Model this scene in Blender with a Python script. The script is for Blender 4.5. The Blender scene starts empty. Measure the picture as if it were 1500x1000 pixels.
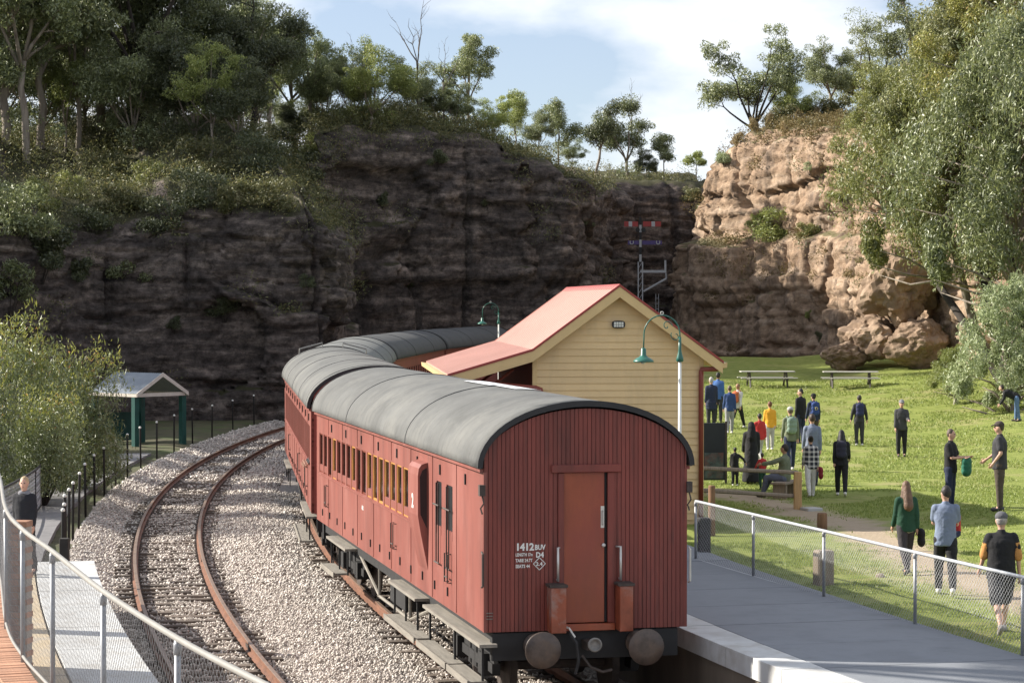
import bpy, bmesh, math, random
import numpy as np
from mathutils import Vector, Matrix, noise as mnoise

# ------------------------------------------------------------------ camera, sky, sun, exposure
scene = bpy.context.scene
COL = scene.collection
CAMZ = 5.7
F = 3440.0            # focal length in photograph pixels (1500 wide)
HZ = 442.0            # horizon row in the photograph
cam_d = bpy.data.cameras.new('camera')
cam = bpy.data.objects.new('camera', cam_d); COL.objects.link(cam)
cam_d.sensor_width = 36.0
cam_d.lens = 36.0 * F / 1500.0
cam_d.clip_start = 0.5
cam_d.clip_end = 4000
cam.location = (0, 0, CAMZ)
cam.rotation_euler = (math.radians(90) - math.atan((500 - HZ) / F), 0, 0)
scene.camera = cam

SUN_EL = math.radians(29.5)
SH_AZ = math.radians(16.0)        # shadows fall to the right and this much towards the camera
TO_SUN = Vector((-math.cos(SH_AZ) * math.cos(SUN_EL), math.sin(SH_AZ) * math.cos(SUN_EL), math.sin(SUN_EL)))
sun_d = bpy.data.lights.new('sun', 'SUN')
sun_d.energy = 5.0
sun_d.angle = math.radians(0.53)
sun_d.color = (1.0, 0.93, 0.82)
sun = bpy.data.objects.new('sun', sun_d); COL.objects.link(sun)
sun.rotation_euler = TO_SUN.to_track_quat('Z', 'Y').to_euler()

world = bpy.data.worlds.new('World'); scene.world = world
world.use_nodes = True
wn = world.node_tree.nodes; wl = world.node_tree.links
for n in list(wn): wn.remove(n)
w_out = wn.new('ShaderNodeOutputWorld'); w_bg = wn.new('ShaderNodeBackground')
w_sky = wn.new('ShaderNodeTexSky'); w_sky.sky_type = 'NISHITA'; w_sky.sun_disc = False
w_sky.sun_elevation = SUN_EL
w_sky.sun_rotation = math.atan2(TO_SUN.x, TO_SUN.y)
w_sky.altitude = 900; w_sky.air_density = 1.0; w_sky.dust_density = 0.6; w_sky.ozone_density = 1.6
w_bg.inputs['Strength'].default_value = 0.045
w_tc = wn.new('ShaderNodeTexCoord')
w_map = wn.new('ShaderNodeMapping'); w_map.inputs['Scale'].default_value = (1.0, 1.0, 2.3); w_map.inputs['Location'].default_value = (0.35, 0.1, 0.0)
w_n = wn.new('ShaderNodeTexNoise'); w_n.inputs['Scale'].default_value = 6.5; w_n.inputs['Detail'].default_value = 7.0; w_n.inputs['Roughness'].default_value = 0.52
w_r = wn.new('ShaderNodeValToRGB')
w_r.color_ramp.elements[0].position = 0.43; w_r.color_ramp.elements[0].color = (.26, .26, .26, 1)
w_r.color_ramp.elements[1].position = 0.62; w_r.color_ramp.elements[1].color = (1, 1, 1, 1)
w_mix = wn.new('ShaderNodeMixRGB'); w_mix.inputs[2].default_value = (13.0, 13.3, 13.8, 1)
wl.new(w_tc.outputs['Generated'], w_map.inputs['Vector']); wl.new(w_map.outputs[0], w_n.inputs['Vector'])
wl.new(w_n.outputs['Fac'], w_r.inputs[0]); wl.new(w_r.outputs[0], w_mix.inputs[0])
w_tint = wn.new('ShaderNodeMixRGB'); w_tint.blend_type = 'MULTIPLY'; w_tint.inputs[0].default_value = 1.0; w_tint.inputs[2].default_value = (1.18, 1.26, 1.46, 1)
wl.new(w_sky.outputs[0], w_tint.inputs[1]); wl.new(w_tint.outputs[0], w_mix.inputs[1]); wl.new(w_mix.outputs[0], w_bg.inputs[0]); wl.new(w_bg.outputs[0], w_out.inputs[0])

scene.view_settings.view_transform = 'Standard'
scene.view_settings.look = 'None'
scene.view_settings.exposure = 1.0
scene.view_settings.gamma = 1.0
scene.view_settings.use_curve_mapping = False
scene.render.engine = 'CYCLES'
scene.cycles.max_bounces = 6
scene.cycles.transparent_max_bounces = 12

# ------------------------------------------------------------------ helpers
def PX(px, D): return (px - 750.0) * D / F
def PZ(py, D): return CAMZ + (HZ - py) * D / F
def at(px, py, D): return Vector((PX(px, D), D, PZ(py, D)))
def ground_at(px, py, z): 
    D = (CAMZ - z) * F / (py - HZ)
    return Vector((PX(px, D), D, z))

def tag(o, label=None, cat=None, group=None, kind=None):
    if label: o['label'] = label
    if cat: o['category'] = cat
    if group: o['group'] = group
    if kind: o['kind'] = kind
    return o
def empty(name, loc=(0, 0, 0), rz=0.0):
    o = bpy.data.objects.new(name, None); COL.objects.link(o)
    o.location = loc; o.rotation_euler = (0, 0, rz); o.empty_display_size = 0.2
    return o
def link(name, me, parent=None, loc=None, rz=None):
    o = bpy.data.objects.new(name, me); COL.objects.link(o)
    if parent is not None: o.parent = parent
    if loc is not None: o.location = loc
    if rz is not None: o.rotation_euler = (0, 0, rz)
    return o
def copy_tree(o, parent=None):
    c = o.copy(); COL.objects.link(c)
    if parent is not None: c.parent = parent
    for ch in list(o.children): copy_tree(ch, c)
    return c

def np_mesh(name, V, Q, mats=(), smooth=False, midx=None):
    """V (n,3), Q (m,k) int array, all faces with k corners"""
    V = np.asarray(V, dtype=np.float32); Q = np.asarray(Q, dtype=np.int32)
    me = bpy.data.meshes.new(name)
    k = Q.shape[1]; m = Q.shape[0]
    me.vertices.add(len(V)); me.vertices.foreach_set('co', V.ravel())
    me.loops.add(m * k); me.loops.foreach_set('vertex_index', Q.ravel())
    me.polygons.add(m); me.polygons.foreach_set('loop_start', np.arange(0, m * k, k, dtype=np.int32))
    if smooth: me.polygons.foreach_set('use_smooth', np.ones(m, dtype=bool))
    if midx is not None: me.polygons.foreach_set('material_index', np.asarray(midx, dtype=np.int32))
    for mt in mats: me.materials.append(mt)
    me.update(calc_edges=True)
    return me

class MB:
    """collects shapes into one mesh"""
    def __init__(s, M=None): s.v = []; s.f = []; s.mi = []; s.M = M; s.cur = 0; s.sm = []; s.smooth = False
    def add(s, vs, fs):
        o = len(s.v)
        if s.M is not None: vs = [s.M @ Vector(v) for v in vs]
        s.v += [tuple(v) for v in vs]
        s.f += [tuple(i + o for i in f) for f in fs]
        s.mi += [s.cur] * len(fs); s.sm += [s.smooth] * len(fs)
    def box(s, x0, x1, y0, y1, z0, z1, R=None):
        vs = [Vector((x, y, z)) for z in (z0, z1) for y in (y0, y1) for x in (x0, x1)]
        if R is not None: vs = [R @ v for v in vs]
        s.add(vs, [(0, 2, 3, 1), (4, 5, 7, 6), (0, 1, 5, 4), (2, 6, 7, 3), (0, 4, 6, 2), (1, 3, 7, 5)])
        return s
    def bbox(s, x0, x1, y0, y1, z0, z1, b=0.01):
        """box with chamfered vertical and top edges"""
        b = min(b, (x1 - x0) * .45, (y1 - y0) * .45, (z1 - z0) * .45)
        bm = bmesh.new(); bmesh.ops.create_cube(bm, size=1)
        for v in bm.verts: v.co = Vector((x0 + (v.co.x + .5) * (x1 - x0), y0 + (v.co.y + .5) * (y1 - y0), z0 + (v.co.z + .5) * (z1 - z0)))
        bmesh.ops.bevel(bm, geom=bm.edges[:], offset=b, segments=1, affect='EDGES')
        bm.verts.index_update()
        s.add([v.co.copy() for v in bm.verts], [[v.index for v in f.verts] for f in bm.faces]); bm.free()
        return s
    def tube(s, pts, r, n=8, caps=True):
        pts = [Vector(p) for p in pts]
        rs = r if isinstance(r, (list, tuple)) else [r] * len(pts)
        vs = []; fs = []
        up = Vector((0, 0, 1)); prev = None
        for i, p in enumerate(pts):
            d = (pts[min(i + 1, len(pts) - 1)] - pts[max(i - 1, 0)])
            if d.length < 1e-9: d = Vector((0, 0, 1))
            d.normalize()
            if prev is None:
                a = up if abs(d.z) < .9 else Vector((1, 0, 0))
                u = d.cross(a).normalized()
            else:
                u = (prev - d * prev.dot(d))
                u = u.normalized() if u.length > 1e-6 else d.orthogonal().normalized()
            prev = u; w = d.cross(u)
            for k in range(n):
                t = 2 * math.pi * k / n
                vs.append(p + (u * math.cos(t) + w * math.sin(t)) * rs[i])
        for i in range(len(pts) - 1):
            for k in range(n):
                k2 = (k + 1) % n
                fs.append((i * n + k, i * n + k2, (i + 1) * n + k2, (i + 1) * n + k))
        if caps:
            fs.append(tuple(range(n - 1, -1, -1))); fs.append(tuple(range((len(pts) - 1) * n, len(pts) * n)))
        s.add(vs, fs); return s
    def lathe(s, prof, n=20, c=(0, 0, 0), axis='z'):
        vs = []; fs = []; c = Vector(c)
        for r, h in prof:
            for k in range(n):
                t = 2 * math.pi * k / n
                a, b = r * math.cos(t), r * math.sin(t)
                vs.append(c + (Vector((a, b, h)) if axis == 'z' else Vector((a, -h, b)) if axis == 'y' else Vector((h, a, b))))
        m = len(prof)
        for i in range(m - 1):
            for k in range(n):
                k2 = (k + 1) % n
                fs.append((i * n + k, i * n + k2, (i + 1) * n + k2, (i + 1) * n + k))
        fs.append(tuple(range(n - 1, -1, -1))); fs.append(tuple(range((m - 1) * n, m * n)))
        s.add(vs, fs); return s
    def prism(s, poly, axis, a, b):
        """poly: 2-D outline; axis 'x','y','z' is the direction of extrusion from a to b"""
        n = len(poly)
        def P(u, v, h): return {'x': (h, u, v), 'y': (u, h, v), 'z': (u, v, h)}[axis]
        vs = [P(u, v, a) for u, v in poly] + [P(u, v, b) for u, v in poly]
        fs = [tuple(range(n - 1, -1, -1)), tuple(range(n, 2 * n))]
        for i in range(n):
            j = (i + 1) % n
            fs.append((i, j, n + j, n + i))
        s.add(vs, fs); return s
    def sphere(s, c, r, n=10, m=6, sc=(1, 1, 1)):
        c = Vector(c); prof = []
        vs = [c + Vector((0, 0, -r * sc[2]))]; fs = []
        for i in range(1, m):
            t = math.pi * i / m
            for k in range(n):
                a = 2 * math.pi * k / n
                vs.append(c + Vector((r * sc[0] * math.sin(t) * math.cos(a), r * sc[1] * math.sin(t) * math.sin(a), -r * sc[2] * math.cos(t))))
        vs.append(c + Vector((0, 0, r * sc[2])))
        for k in range(n):
            fs.append((0, 1 + (k + 1) % n, 1 + k))
            fs.append((len(vs) - 1, 1 + (m - 2) * n + k, 1 + (m - 2) * n + (k + 1) % n))
        for i in range(m - 2):
            for k in range(n):
                k2 = (k + 1) % n
                fs.append((1 + i * n + k, 1 + i * n + k2, 1 + (i + 1) * n + k2, 1 + (i + 1) * n + k))
        s.add(vs, fs); return s
    def mesh(s, name, mats, fix=True):
        me = bpy.data.meshes.new(name)
        me.from_pydata(s.v, [], s.f)
        mats = mats if isinstance(mats, (list, tuple)) else [mats]
        for m in mats: me.materials.append(m)
        me.polygons.foreach_set('material_index', s.mi)
        me.polygons.foreach_set('use_smooth', s.sm)
        if fix:
            bm = bmesh.new(); bm.from_mesh(me)
            bmesh.ops.recalc_face_normals(bm, faces=bm.faces[:])
            bm.to_mesh(me); bm.free()
        me.update()
        return me
    def build(s, name, mats, parent=None, loc=None, rz=None, fix=True):
        return link(name, s.mesh(name, mats, fix), parent, loc, rz)

def box_obj(name, mat, parent, x0, x1, y0, y1, z0, z1, b=0.0):
    m = MB()
    (m.bbox(x0, x1, y0, y1, z0, z1, b) if b else m.box(x0, x1, y0, y1, z0, z1))
    return m.build(name, mat, parent)

def _hash(ix, iy, iz, seed):
    h = (ix * 374761393 + iy * 668265263 + iz * 2147483647 + seed * 974711) & 0xFFFFFFFF
    h = ((h ^ (h >> 13)) * 1274126177) & 0xFFFFFFFF
    h = (h ^ (h >> 16)) & 0xFFFFFFFF
    return h.astype(np.float64) / 4294967295.0
def vnoise(x, y, z=0.0, seed=0):
    x = np.asarray(x, float); y = np.asarray(y, float) + 0 * x; z = np.asarray(z, float) + 0 * x
    ix = np.floor(x).astype(np.int64); iy = np.floor(y).astype(np.int64); iz = np.floor(z).astype(np.int64)
    fx = x - ix; fy = y - iy; fz = z - iz
    fx = fx * fx * (3 - 2 * fx); fy = fy * fy * (3 - 2 * fy); fz = fz * fz * (3 - 2 * fz)
    r = 0
    for a in (0, 1):
        for b in (0, 1):
            for c in (0, 1):
                w = (fx if a else 1 - fx) * (fy if b else 1 - fy) * (fz if c else 1 - fz)
                r = r + w * _hash(ix + a, iy + b, iz + c, seed)
    return r * 2 - 1
def fbm(x, y, z=0.0, seed=0, oct=4, gain=.5):
    r = 0; a = 1.0; s = 1.0
    for i in range(oct):
        r = r + a * vnoise(np.asarray(x) * s, np.asarray(y) * s, np.asarray(z) * s, seed + i * 17); a *= gain; s *= 2.03
    return r

# ------------------------------------------------------------------ materials
MATS = {}
def mat(name, col, rough=.75, var=.12, scale=3.0, bump=0.0, bscale=40.0, metal=0.0, col2=None, detail=6.0, objrand=0.0, island=0.0, spec=None, stretch=None, col3=None, s3=0.6, coat=0.0, streak=None):
    if name in MATS: return MATS[name]
    m = bpy.data.materials.new(name); m.use_nodes = True
    nt = m.node_tree; N = nt.nodes; L = nt.links
    b = N['Principled BSDF']
    b.inputs['Roughness'].default_value = rough; b.inputs['Metallic'].default_value = metal
    if spec is not None: b.inputs['Specular IOR Level'].default_value = spec
    if coat: b.inputs['Coat Weight'].default_value = coat
    tc = N.new('ShaderNodeTexCoord'); vec = tc.outputs['Object']
    if stretch:
        mp = N.new('ShaderNodeMapping'); mp.inputs['Scale'].default_value = stretch
        L.new(vec, mp.inputs['Vector']); vec = mp.outputs[0]
    n = N.new('ShaderNodeTexNoise'); n.inputs['Scale'].default_value = scale; n.inputs['Detail'].default_value = detail; n.inputs['Roughness'].default_value = .62
    L.new(vec, n.inputs['Vector'])
    r = N.new('ShaderNodeMapRange'); r.inputs[1].default_value = .3; r.inputs[2].default_value = .7
    L.new(n.outputs['Fac'], r.inputs[0])
    mx = N.new('ShaderNodeMixRGB')
    c2 = col2 if col2 else tuple(min(1, c * (1 + var)) for c in col)
    c1 = col if col2 else tuple(c * (1 - var) for c in col)
    mx.inputs[1].default_value = (*c1, 1); mx.inputs[2].default_value = (*c2, 1)
    L.new(r.outputs[0], mx.inputs[0]); out = mx.outputs[0]
    if col3:
        n3 = N.new('ShaderNodeTexNoise'); n3.inputs['Scale'].default_value = s3; n3.inputs['Detail'].default_value = 8; n3.inputs['Roughness'].default_value = .65
        L.new(vec, n3.inputs['Vector'])
        r3 = N.new('ShaderNodeMapRange'); r3.inputs[1].default_value = .48; r3.inputs[2].default_value = .66
        L.new(n3.outputs['Fac'], r3.inputs[0])
        m3 = N.new('ShaderNodeMixRGB'); m3.inputs[2].default_value = (*col3, 1)
        L.new(r3.outputs[0], m3.inputs[0]); L.new(out, m3.inputs[1]); out = m3.outputs[0]
    if streak:
        ms = N.new('ShaderNodeMapping'); ms.inputs['Scale'].default_value = streak[1]; L.new(tc.outputs['Object'], ms.inputs['Vector'])
        ns = N.new('ShaderNodeTexNoise'); ns.inputs['Scale'].default_value = 1.0; ns.inputs['Detail'].default_value = 7; ns.inputs['Roughness'].default_value = .7; L.new(ms.outputs[0], ns.inputs['Vector'])
        rs = N.new('ShaderNodeMapRange'); rs.inputs[1].default_value = .50; rs.inputs[2].default_value = .72; rs.inputs[4].default_value = streak[2]; L.new(ns.outputs['Fac'], rs.inputs[0])
        xs_ = N.new('ShaderNodeMixRGB'); xs_.inputs[2].default_value = (*streak[0], 1); L.new(rs.outputs[0], xs_.inputs[0]); L.new(out, xs_.inputs[1]); out = xs_.outputs[0]
    def vary(src, amt, out):
        rr = N.new('ShaderNodeMapRange'); rr.inputs[3].default_value = 1 - amt; rr.inputs[4].default_value = 1 + amt
        L.new(src, rr.inputs[0])
        h = N.new('ShaderNodeHueSaturation'); L.new(rr.outputs[0], h.inputs['Value']); L.new(out, h.inputs['Color'])
        return h.outputs[0]
    if objrand:
        oi = N.new('ShaderNodeObjectInfo'); out = vary(oi.outputs['Random'], objrand, out)
    if island:
        g = N.new('ShaderNodeNewGeometry'); out = vary(g.outputs['Random Per Island'], island, out)
    L.new(out, b.inputs['Base Color'])
    if bump:
        n2 = N.new('ShaderNodeTexNoise'); n2.inputs['Scale'].default_value = bscale; n2.inputs['Detail'].default_value = 5
        L.new(vec, n2.inputs['Vector'])
        bp = N.new('ShaderNodeBump'); bp.inputs['Strength'].default_value = bump; bp.inputs['Distance'].default_value = .02
        L.new(n2.outputs['Fac'], bp.inputs['Height']); L.new(bp.outputs[0], b.inputs['Normal'])
    MATS[name] = m
    return m
def leaf_mat(name, c1, c2, trans=.35, c3=None, rough=.5, gloss=.12):
    if name in MATS: return MATS[name]
    m = bpy.data.materials.new(name); m.use_nodes = True
    nt = m.node_tree; N = nt.nodes; L = nt.links
    for n in list(N): N.remove(n)
    out = N.new('ShaderNodeOutputMaterial')
    g = N.new('ShaderNodeNewGeometry')
    cr = N.new('ShaderNodeValToRGB')
    cr.color_ramp.elements[0].color = (*c1, 1); cr.color_ramp.elements[1].color = (*c2, 1)
    if c3:
        e = cr.color_ramp.elements.new(.9); e.color = (*c2, 1); cr.color_ramp.elements[2].color = (*c3, 1)
    L.new(g.outputs['Random Per Island'], cr.inputs[0])
    oi = N.new('ShaderNodeObjectInfo')
    rr = N.new('ShaderNodeMapRange'); rr.inputs[3].default_value = .8; rr.inputs[4].default_value = 1.2
    L.new(oi.outputs['Random'], rr.inputs[0])
    h = N.new('ShaderNodeHueSaturation'); L.new(rr.outputs[0], h.inputs['Value']); L.new(cr.outputs[0], h.inputs['Color'])
    d = N.new('ShaderNodeBsdfDiffuse'); t = N.new('ShaderNodeBsdfTranslucent'); gl = N.new('ShaderNodeBsdfGlossy'); gl.inputs['Roughness'].default_value = rough
    gl.inputs['Color'].default_value = (.9, .92, .88, 1)
    L.new(h.outputs[0], d.inputs['Color']); L.new(h.outputs[0], t.inputs['Color'])
    m1 = N.new('ShaderNodeMixShader'); m1.inputs[0].default_value = trans; L.new(d.outputs[0], m1.inputs[1]); L.new(t.outputs[0], m1.inputs[2])
    m2 = N.new('ShaderNodeMixShader'); m2.inputs[0].default_value = gloss; L.new(m1.outputs[0], m2.inputs[1]); L.new(gl.outputs[0], m2.inputs[2])
    L.new(m2.outputs[0], out.inputs['Surface'])
    MATS[name] = m; return m
def glass_mat(name, tint=(.8, .85, .85), fac=.12):
    if name in MATS: return MATS[name]
    m = bpy.data.materials.new(name); m.use_nodes = True
    nt = m.node_tree; N = nt.nodes; L = nt.links
    for n in list(N): N.remove(n)
    out = N.new('ShaderNodeOutputMaterial'); t = N.new('ShaderNodeBsdfTransparent'); t.inputs[0].default_value = (*tint, 1)
    g = N.new('ShaderNodeBsdfGlossy'); g.inputs['Roughness'].default_value = .03
    fr = N.new('ShaderNodeFresnel'); fr.inputs[0].default_value = 1.5
    ad = N.new('ShaderNodeMath'); ad.operation = 'ADD'; ad.inputs[1].default_value = fac
    L.new(fr.outputs[0], ad.inputs[0])
    mx = N.new('ShaderNodeMixShader'); L.new(ad.outputs[0], mx.inputs[0]); L.new(t.outputs[0], mx.inputs[1]); L.new(g.outputs[0], mx.inputs[2])
    L.new(mx.outputs[0], out.inputs['Surface']); MATS[name] = m; return m
def rock_mat(name, c1, c2, c3, soil, grain=.55):
    """layered sandstone on steep faces, soil and litter on flat ground"""
    m = bpy.data.materials.new(name); m.use_nodes = True
    nt = m.node_tree; N = nt.nodes; L = nt.links
    b = N['Principled BSDF']; b.inputs['Roughness'].default_value = .92; b.inputs['Specular IOR Level'].default_value = .2
    tc = N.new('ShaderNodeTexCoord')
    mp = N.new('ShaderNodeMapping'); mp.inputs['Scale'].default_value = (.3, .3, 1.4); L.new(tc.outputs['Object'], mp.inputs['Vector'])
    n1 = N.new('ShaderNodeTexNoise'); n1.inputs['Scale'].default_value = 1.3; n1.inputs['Detail'].default_value = 9; n1.inputs['Roughness'].default_value = .68; n1.inputs['Distortion'].default_value = .5
    L.new(mp.outputs[0], n1.inputs['Vector'])
    cr = N.new('ShaderNodeValToRGB'); e = cr.color_ramp.elements
    e[0].position = .34; e[0].color = (*c1, 1); e[1].position = .66; e[1].color = (*c3, 1)
    k = e.new(.5); k.color = (*c2, 1)
    L.new(n1.outputs['Fac'], cr.inputs[0])
    # blotches: dark lichen and water stain running down
    mp2 = N.new('ShaderNodeMapping'); mp2.inputs['Scale'].default_value = (.7, .7, .16); L.new(tc.outputs['Object'], mp2.inputs['Vector'])
    n2 = N.new('ShaderNodeTexNoise'); n2.inputs['Scale'].default_value = 1.0; n2.inputs['Detail'].default_value = 8; n2.inputs['Roughness'].default_value = .7
    L.new(mp2.outputs[0], n2.inputs['Vector'])
    r2 = N.new('ShaderNodeMapRange'); r2.inputs[1].default_value = .5; r2.inputs[2].default_value = .68; r2.inputs[4].default_value = .7
    L.new(n2.outputs['Fac'], r2.inputs[0])
    mx = N.new('ShaderNodeMixRGB'); mx.inputs[2].default_value = (.075, .065, .06, 1)
    L.new(r2.outputs[0], mx.inputs[0]); L.new(cr.outputs[0], mx.inputs[1])
    # fine grain, pale scars and dark pits
    nf = N.new('ShaderNodeTexNoise'); nf.inputs['Scale'].default_value = 2.6; nf.inputs['Detail'].default_value = 10; nf.inputs['Roughness'].default_value = .78; L.new(tc.outputs['Object'], nf.inputs['Vector'])
    rf = N.new('ShaderNodeMapRange'); rf.inputs[1].default_value = .36; rf.inputs[2].default_value = .64; rf.inputs[3].default_value = 1 - grain; rf.inputs[4].default_value = 1 + grain * 1.1; L.new(nf.outputs['Fac'], rf.inputs[0])
    hf = N.new('ShaderNodeHueSaturation'); L.new(rf.outputs[0], hf.inputs['Value']); L.new(mx.outputs[0], hf.inputs['Color'])
    mx = hf
    # slope
    g = N.new('ShaderNodeNewGeometry'); sx = N.new('ShaderNodeSeparateXYZ'); L.new(g.outputs['Normal'], sx.inputs[0])
    n4 = N.new('ShaderNodeTexNoise'); n4.inputs['Scale'].default_value = 1.1; n4.inputs['Detail'].default_value = 6; L.new(tc.outputs['Object'], n4.inputs['Vector'])
    ad = N.new('ShaderNodeMath'); ad.operation = 'ADD'; L.new(sx.outputs['Z'], ad.inputs[0])
    sc = N.new('ShaderNodeMath'); sc.operation = 'MULTIPLY'; sc.inputs[1].default_value = .5; L.new(n4.outputs['Fac'], sc.inputs[0]); L.new(sc.outputs[0], ad.inputs[1])
    r4 = N.new('ShaderNodeMapRange'); r4.inputs[1].default_value = .98; r4.inputs[2].default_value = 1.12; L.new(ad.outputs[0], r4.inputs[0])
    so = N.new('ShaderNodeMixRGB'); so.inputs[1].default_value = (*soil, 1); so.inputs[2].default_value = (soil[0] * .45, soil[1] * .55, soil[2] * .4, 1); L.new(n4.outputs['Fac'], so.inputs[0])
    fx = N.new('ShaderNodeMixRGB'); L.new(r4.outputs[0], fx.inputs[0]); L.new(mx.outputs[0], fx.inputs[1]); L.new(so.outputs[0], fx.inputs[2])
    L.new(fx.outputs[0], b.inputs['Base Color'])
    mp3 = N.new('ShaderNodeMapping'); mp3.inputs['Scale'].default_value = (1, 1, 2.6); L.new(tc.outputs['Object'], mp3.inputs['Vector'])
    n3 = N.new('ShaderNodeTexNoise'); n3.inputs['Scale'].default_value = 6.0; n3.inputs['Detail'].default_value = 9; n3.inputs['Roughness'].default_value = .7; L.new(mp3.outputs[0], n3.inputs['Vector'])
    bp = N.new('ShaderNodeBump'); bp.inputs['Strength'].default_value = .9; bp.inputs['Distance'].default_value = .09; L.new(n3.outputs['Fac'], bp.inputs['Height']); L.new(bp.outputs[0], b.inputs['Normal'])
    return m

m_red_side = mat('faded red oxide coach side paint', (.222, .066, .05), .5, .18, 1.2, bump=.06, bscale=30, streak=((.10, .034, .028), (4, 4, .5), .6), stretch=(1, 1, .35), col3=(.275, .10, .08), s3=1.3)
m_red_end = mat('deep red oxide coach end paint', (.185, .039, .028), .5, .25, 2.0, bump=.08, bscale=50, streak=((.06, .022, .019), (7, 7, .6), .7), stretch=(1, 1, .25), objrand=.12)
m_red_door = mat('worn red brown door paint', (.30, .07, .032), .28, .28, 2.2, streak=((.20, .05, .03), (3, 3, .8), .7), stretch=(1, 1, .4), col3=(.26, .055, .035), s3=1.6)
m_red_far = mat('red oxide coach paint', (.27, .065, .05), .5, .15, 1.2, stretch=(1, 1, .35))
m_red_box = mat('orange red step box paint', (.26, .065, .03), .45, .3, 5, col3=(.30, .20, .17), s3=3)
m_trim_dark = mat('black roof edge trim', (.02, .02, .022), .6, .2)
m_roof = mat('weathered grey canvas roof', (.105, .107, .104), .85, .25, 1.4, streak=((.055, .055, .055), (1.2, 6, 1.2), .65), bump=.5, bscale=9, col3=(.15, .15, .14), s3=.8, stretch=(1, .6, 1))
m_roof_dark = mat('dark canvas for seams and shaded roofs', (.06, .063, .066), .8, .2, 1.0, bump=.3, bscale=6)  # far roofs: cliff shade put into the colour; also used for dark seams
m_patch = mat('pale roof patch sheet', (.78, .8, .82), .4, .06)
m_black = mat('black underframe', (.012, .012, .013), .7, .4, 4)
m_iron = mat('rusty dark iron', (.055, .042, .036), .7, .4, 6, bump=.2)
m_buffer = mat('greasy worn buffer face', (.075, .055, .045), .45, .4, 7, col3=(.11, .075, .055), s3=5)
m_foot = mat('weathered grey footboard timber', (.22, .20, .17), .85, .25, 2, stretch=(6, .6, 6), bump=.3)
m_steel = mat('bare bright steel handrail', (.62, .6, .56), .4, .1, metal=.6)
m_white = mat('white paint', (.72, .72, .68), .6, .1, 6)
m_interior = mat('dark varnished coach interior', (.05, .028, .018), .6, .3)
m_blind = mat('amber varnished window blind', (.52, .25, .07), .4, .25, 3)
m_blind_w = mat('pale grey window blind', (.5, .47, .44), .6, .2, 3)
m_glass = glass_mat('window glass')
m_rail = mat('rusty rail', (.17, .075, .042), .65, .3, 3, bump=.2, stretch=(4, .5, 4))
m_railtop = mat('worn rail head', (.24, .17, .13), .45, .25, 4, metal=.3)
m_sleeper = mat('weathered timber sleeper', (.10, .078, .062), .9, .35, 3, objrand=.3, bump=.4, bscale=20)
m_ballast = mat('ballast bed', (.33, .29, .265), .95, .3, 9, bump=.8, bscale=14)
m_stone = mat('pink grey ballast stone', (.52, .475, .43), .9, .2, 8, island=.3)
m_cream = mat('cream weatherboard paint', (.74, .53, .28), .55, .06, 1.2, streak=((.50, .37, .22), (2.5, 2.5, .7), .35), objrand=.05, bump=.05, bscale=30)
m_fascia = mat('ochre cream fascia paint', (.66, .47, .23), .5, .06)
m_tin = mat('faded red roofing sheet', (.58, .34, .285), .5, .07, .8, stretch=(1, .3, 1))
m_tin_edge = mat('dark red flashing', (.30, .05, .04), .5, .1)
m_pipe = mat('brown red downpipe paint', (.22, .045, .03), .45, .1)
m_shade_wall = mat('dark red waiting room boards', (.20, .045, .03), .6, .15, objrand=.1)
m_green = mat('heritage green lamp enamel', (.025, .125, .095), .35, .15)
m_green_post = mat('dark green shelter paint', (.012, .075, .065), .5, .15)
m_concrete = mat('platform concrete slab tinted for shade', (.205, .22, .245), .85, .18, .9, streak=((.125, .135, .15), (.9, .9, .9), .7), bump=.2, bscale=60, objrand=.12)  # the coach's shade is put into this colour, darker and bluer
m_conc_l = mat('pale platform concrete', (.40, .395, .385), .85, .13, .9, bump=.15, bscale=60, objrand=.06)
m_coping = mat('white painted platform edge', (.52, .53, .53), .75, .12, 1.5, col3=(.42, .41, .39), s3=2.2)
m_tan = mat('faded yellow safety strip', (.52, .42, .28), .8, .15, 2, col3=(.42, .37, .30), s3=2)
m_face = mat('stained platform wall concrete', (.16, .13, .10), .9, .35, 1.0, stretch=(1, 1, .3))
m_galv = mat('galvanised pipe', (.46, .48, .5), .45, .12, 8, metal=.35)
m_galv_d = mat('galvanised dull post', (.30, .31, .33), .5, .15, 8, metal=.3)
m_wire = mat('galvanised chain link wire', (.52, .53, .55), .5, .1, metal=.3)
m_railw = mat('sunlit cream handrail pipe', (.25, .24, .22), .5, .1, 6)
m_wood = mat('weathered grey timber', (.25, .20, .15), .9, .25, 3, stretch=(8, 8, .8), bump=.4)
m_pine = mat('treated pine post', (.48, .30, .14), .8, .2, 3, stretch=(8, 8, .8), bump=.3)
m_log = mat('brown log', (.20, .11, .06), .9, .35, 4, stretch=(5, 5, .6), bump=.5)
m_dpost = mat('charred dark fence post', (.02, .019, .018), .8, .3, 4)
m_brick = mat('orange red brick', (.40, .21, .13), .85, .2, 6, objrand=.22, bump=.3, bscale=50)
m_mortar = mat('pale mortar', (.38, .34, .29), .95, .12)
m_asphalt = mat('grey path paving', (.20, .195, .20), .9, .2, 2, bump=.2)
m_table = mat('silver grey picnic table plank', (.52, .5, .46), .7, .12, objrand=.1, stretch=(.6, 6, 6))
m_tframe = mat('dark table frame', (.07, .06, .05), .7)
m_sign = mat('dark notice board face', (.012, .016, .02), .3, .3)
m_shoe_w = mat('white sneaker', (.6, .58, .55), .6)
m_shoe_d = mat('dark shoe', (.03, .028, .027), .6)
m_earth = mat('dry earth', (.16, .12, .08), .95, .3, .4, col3=(.07, .08, .03), s3=.25)
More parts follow.
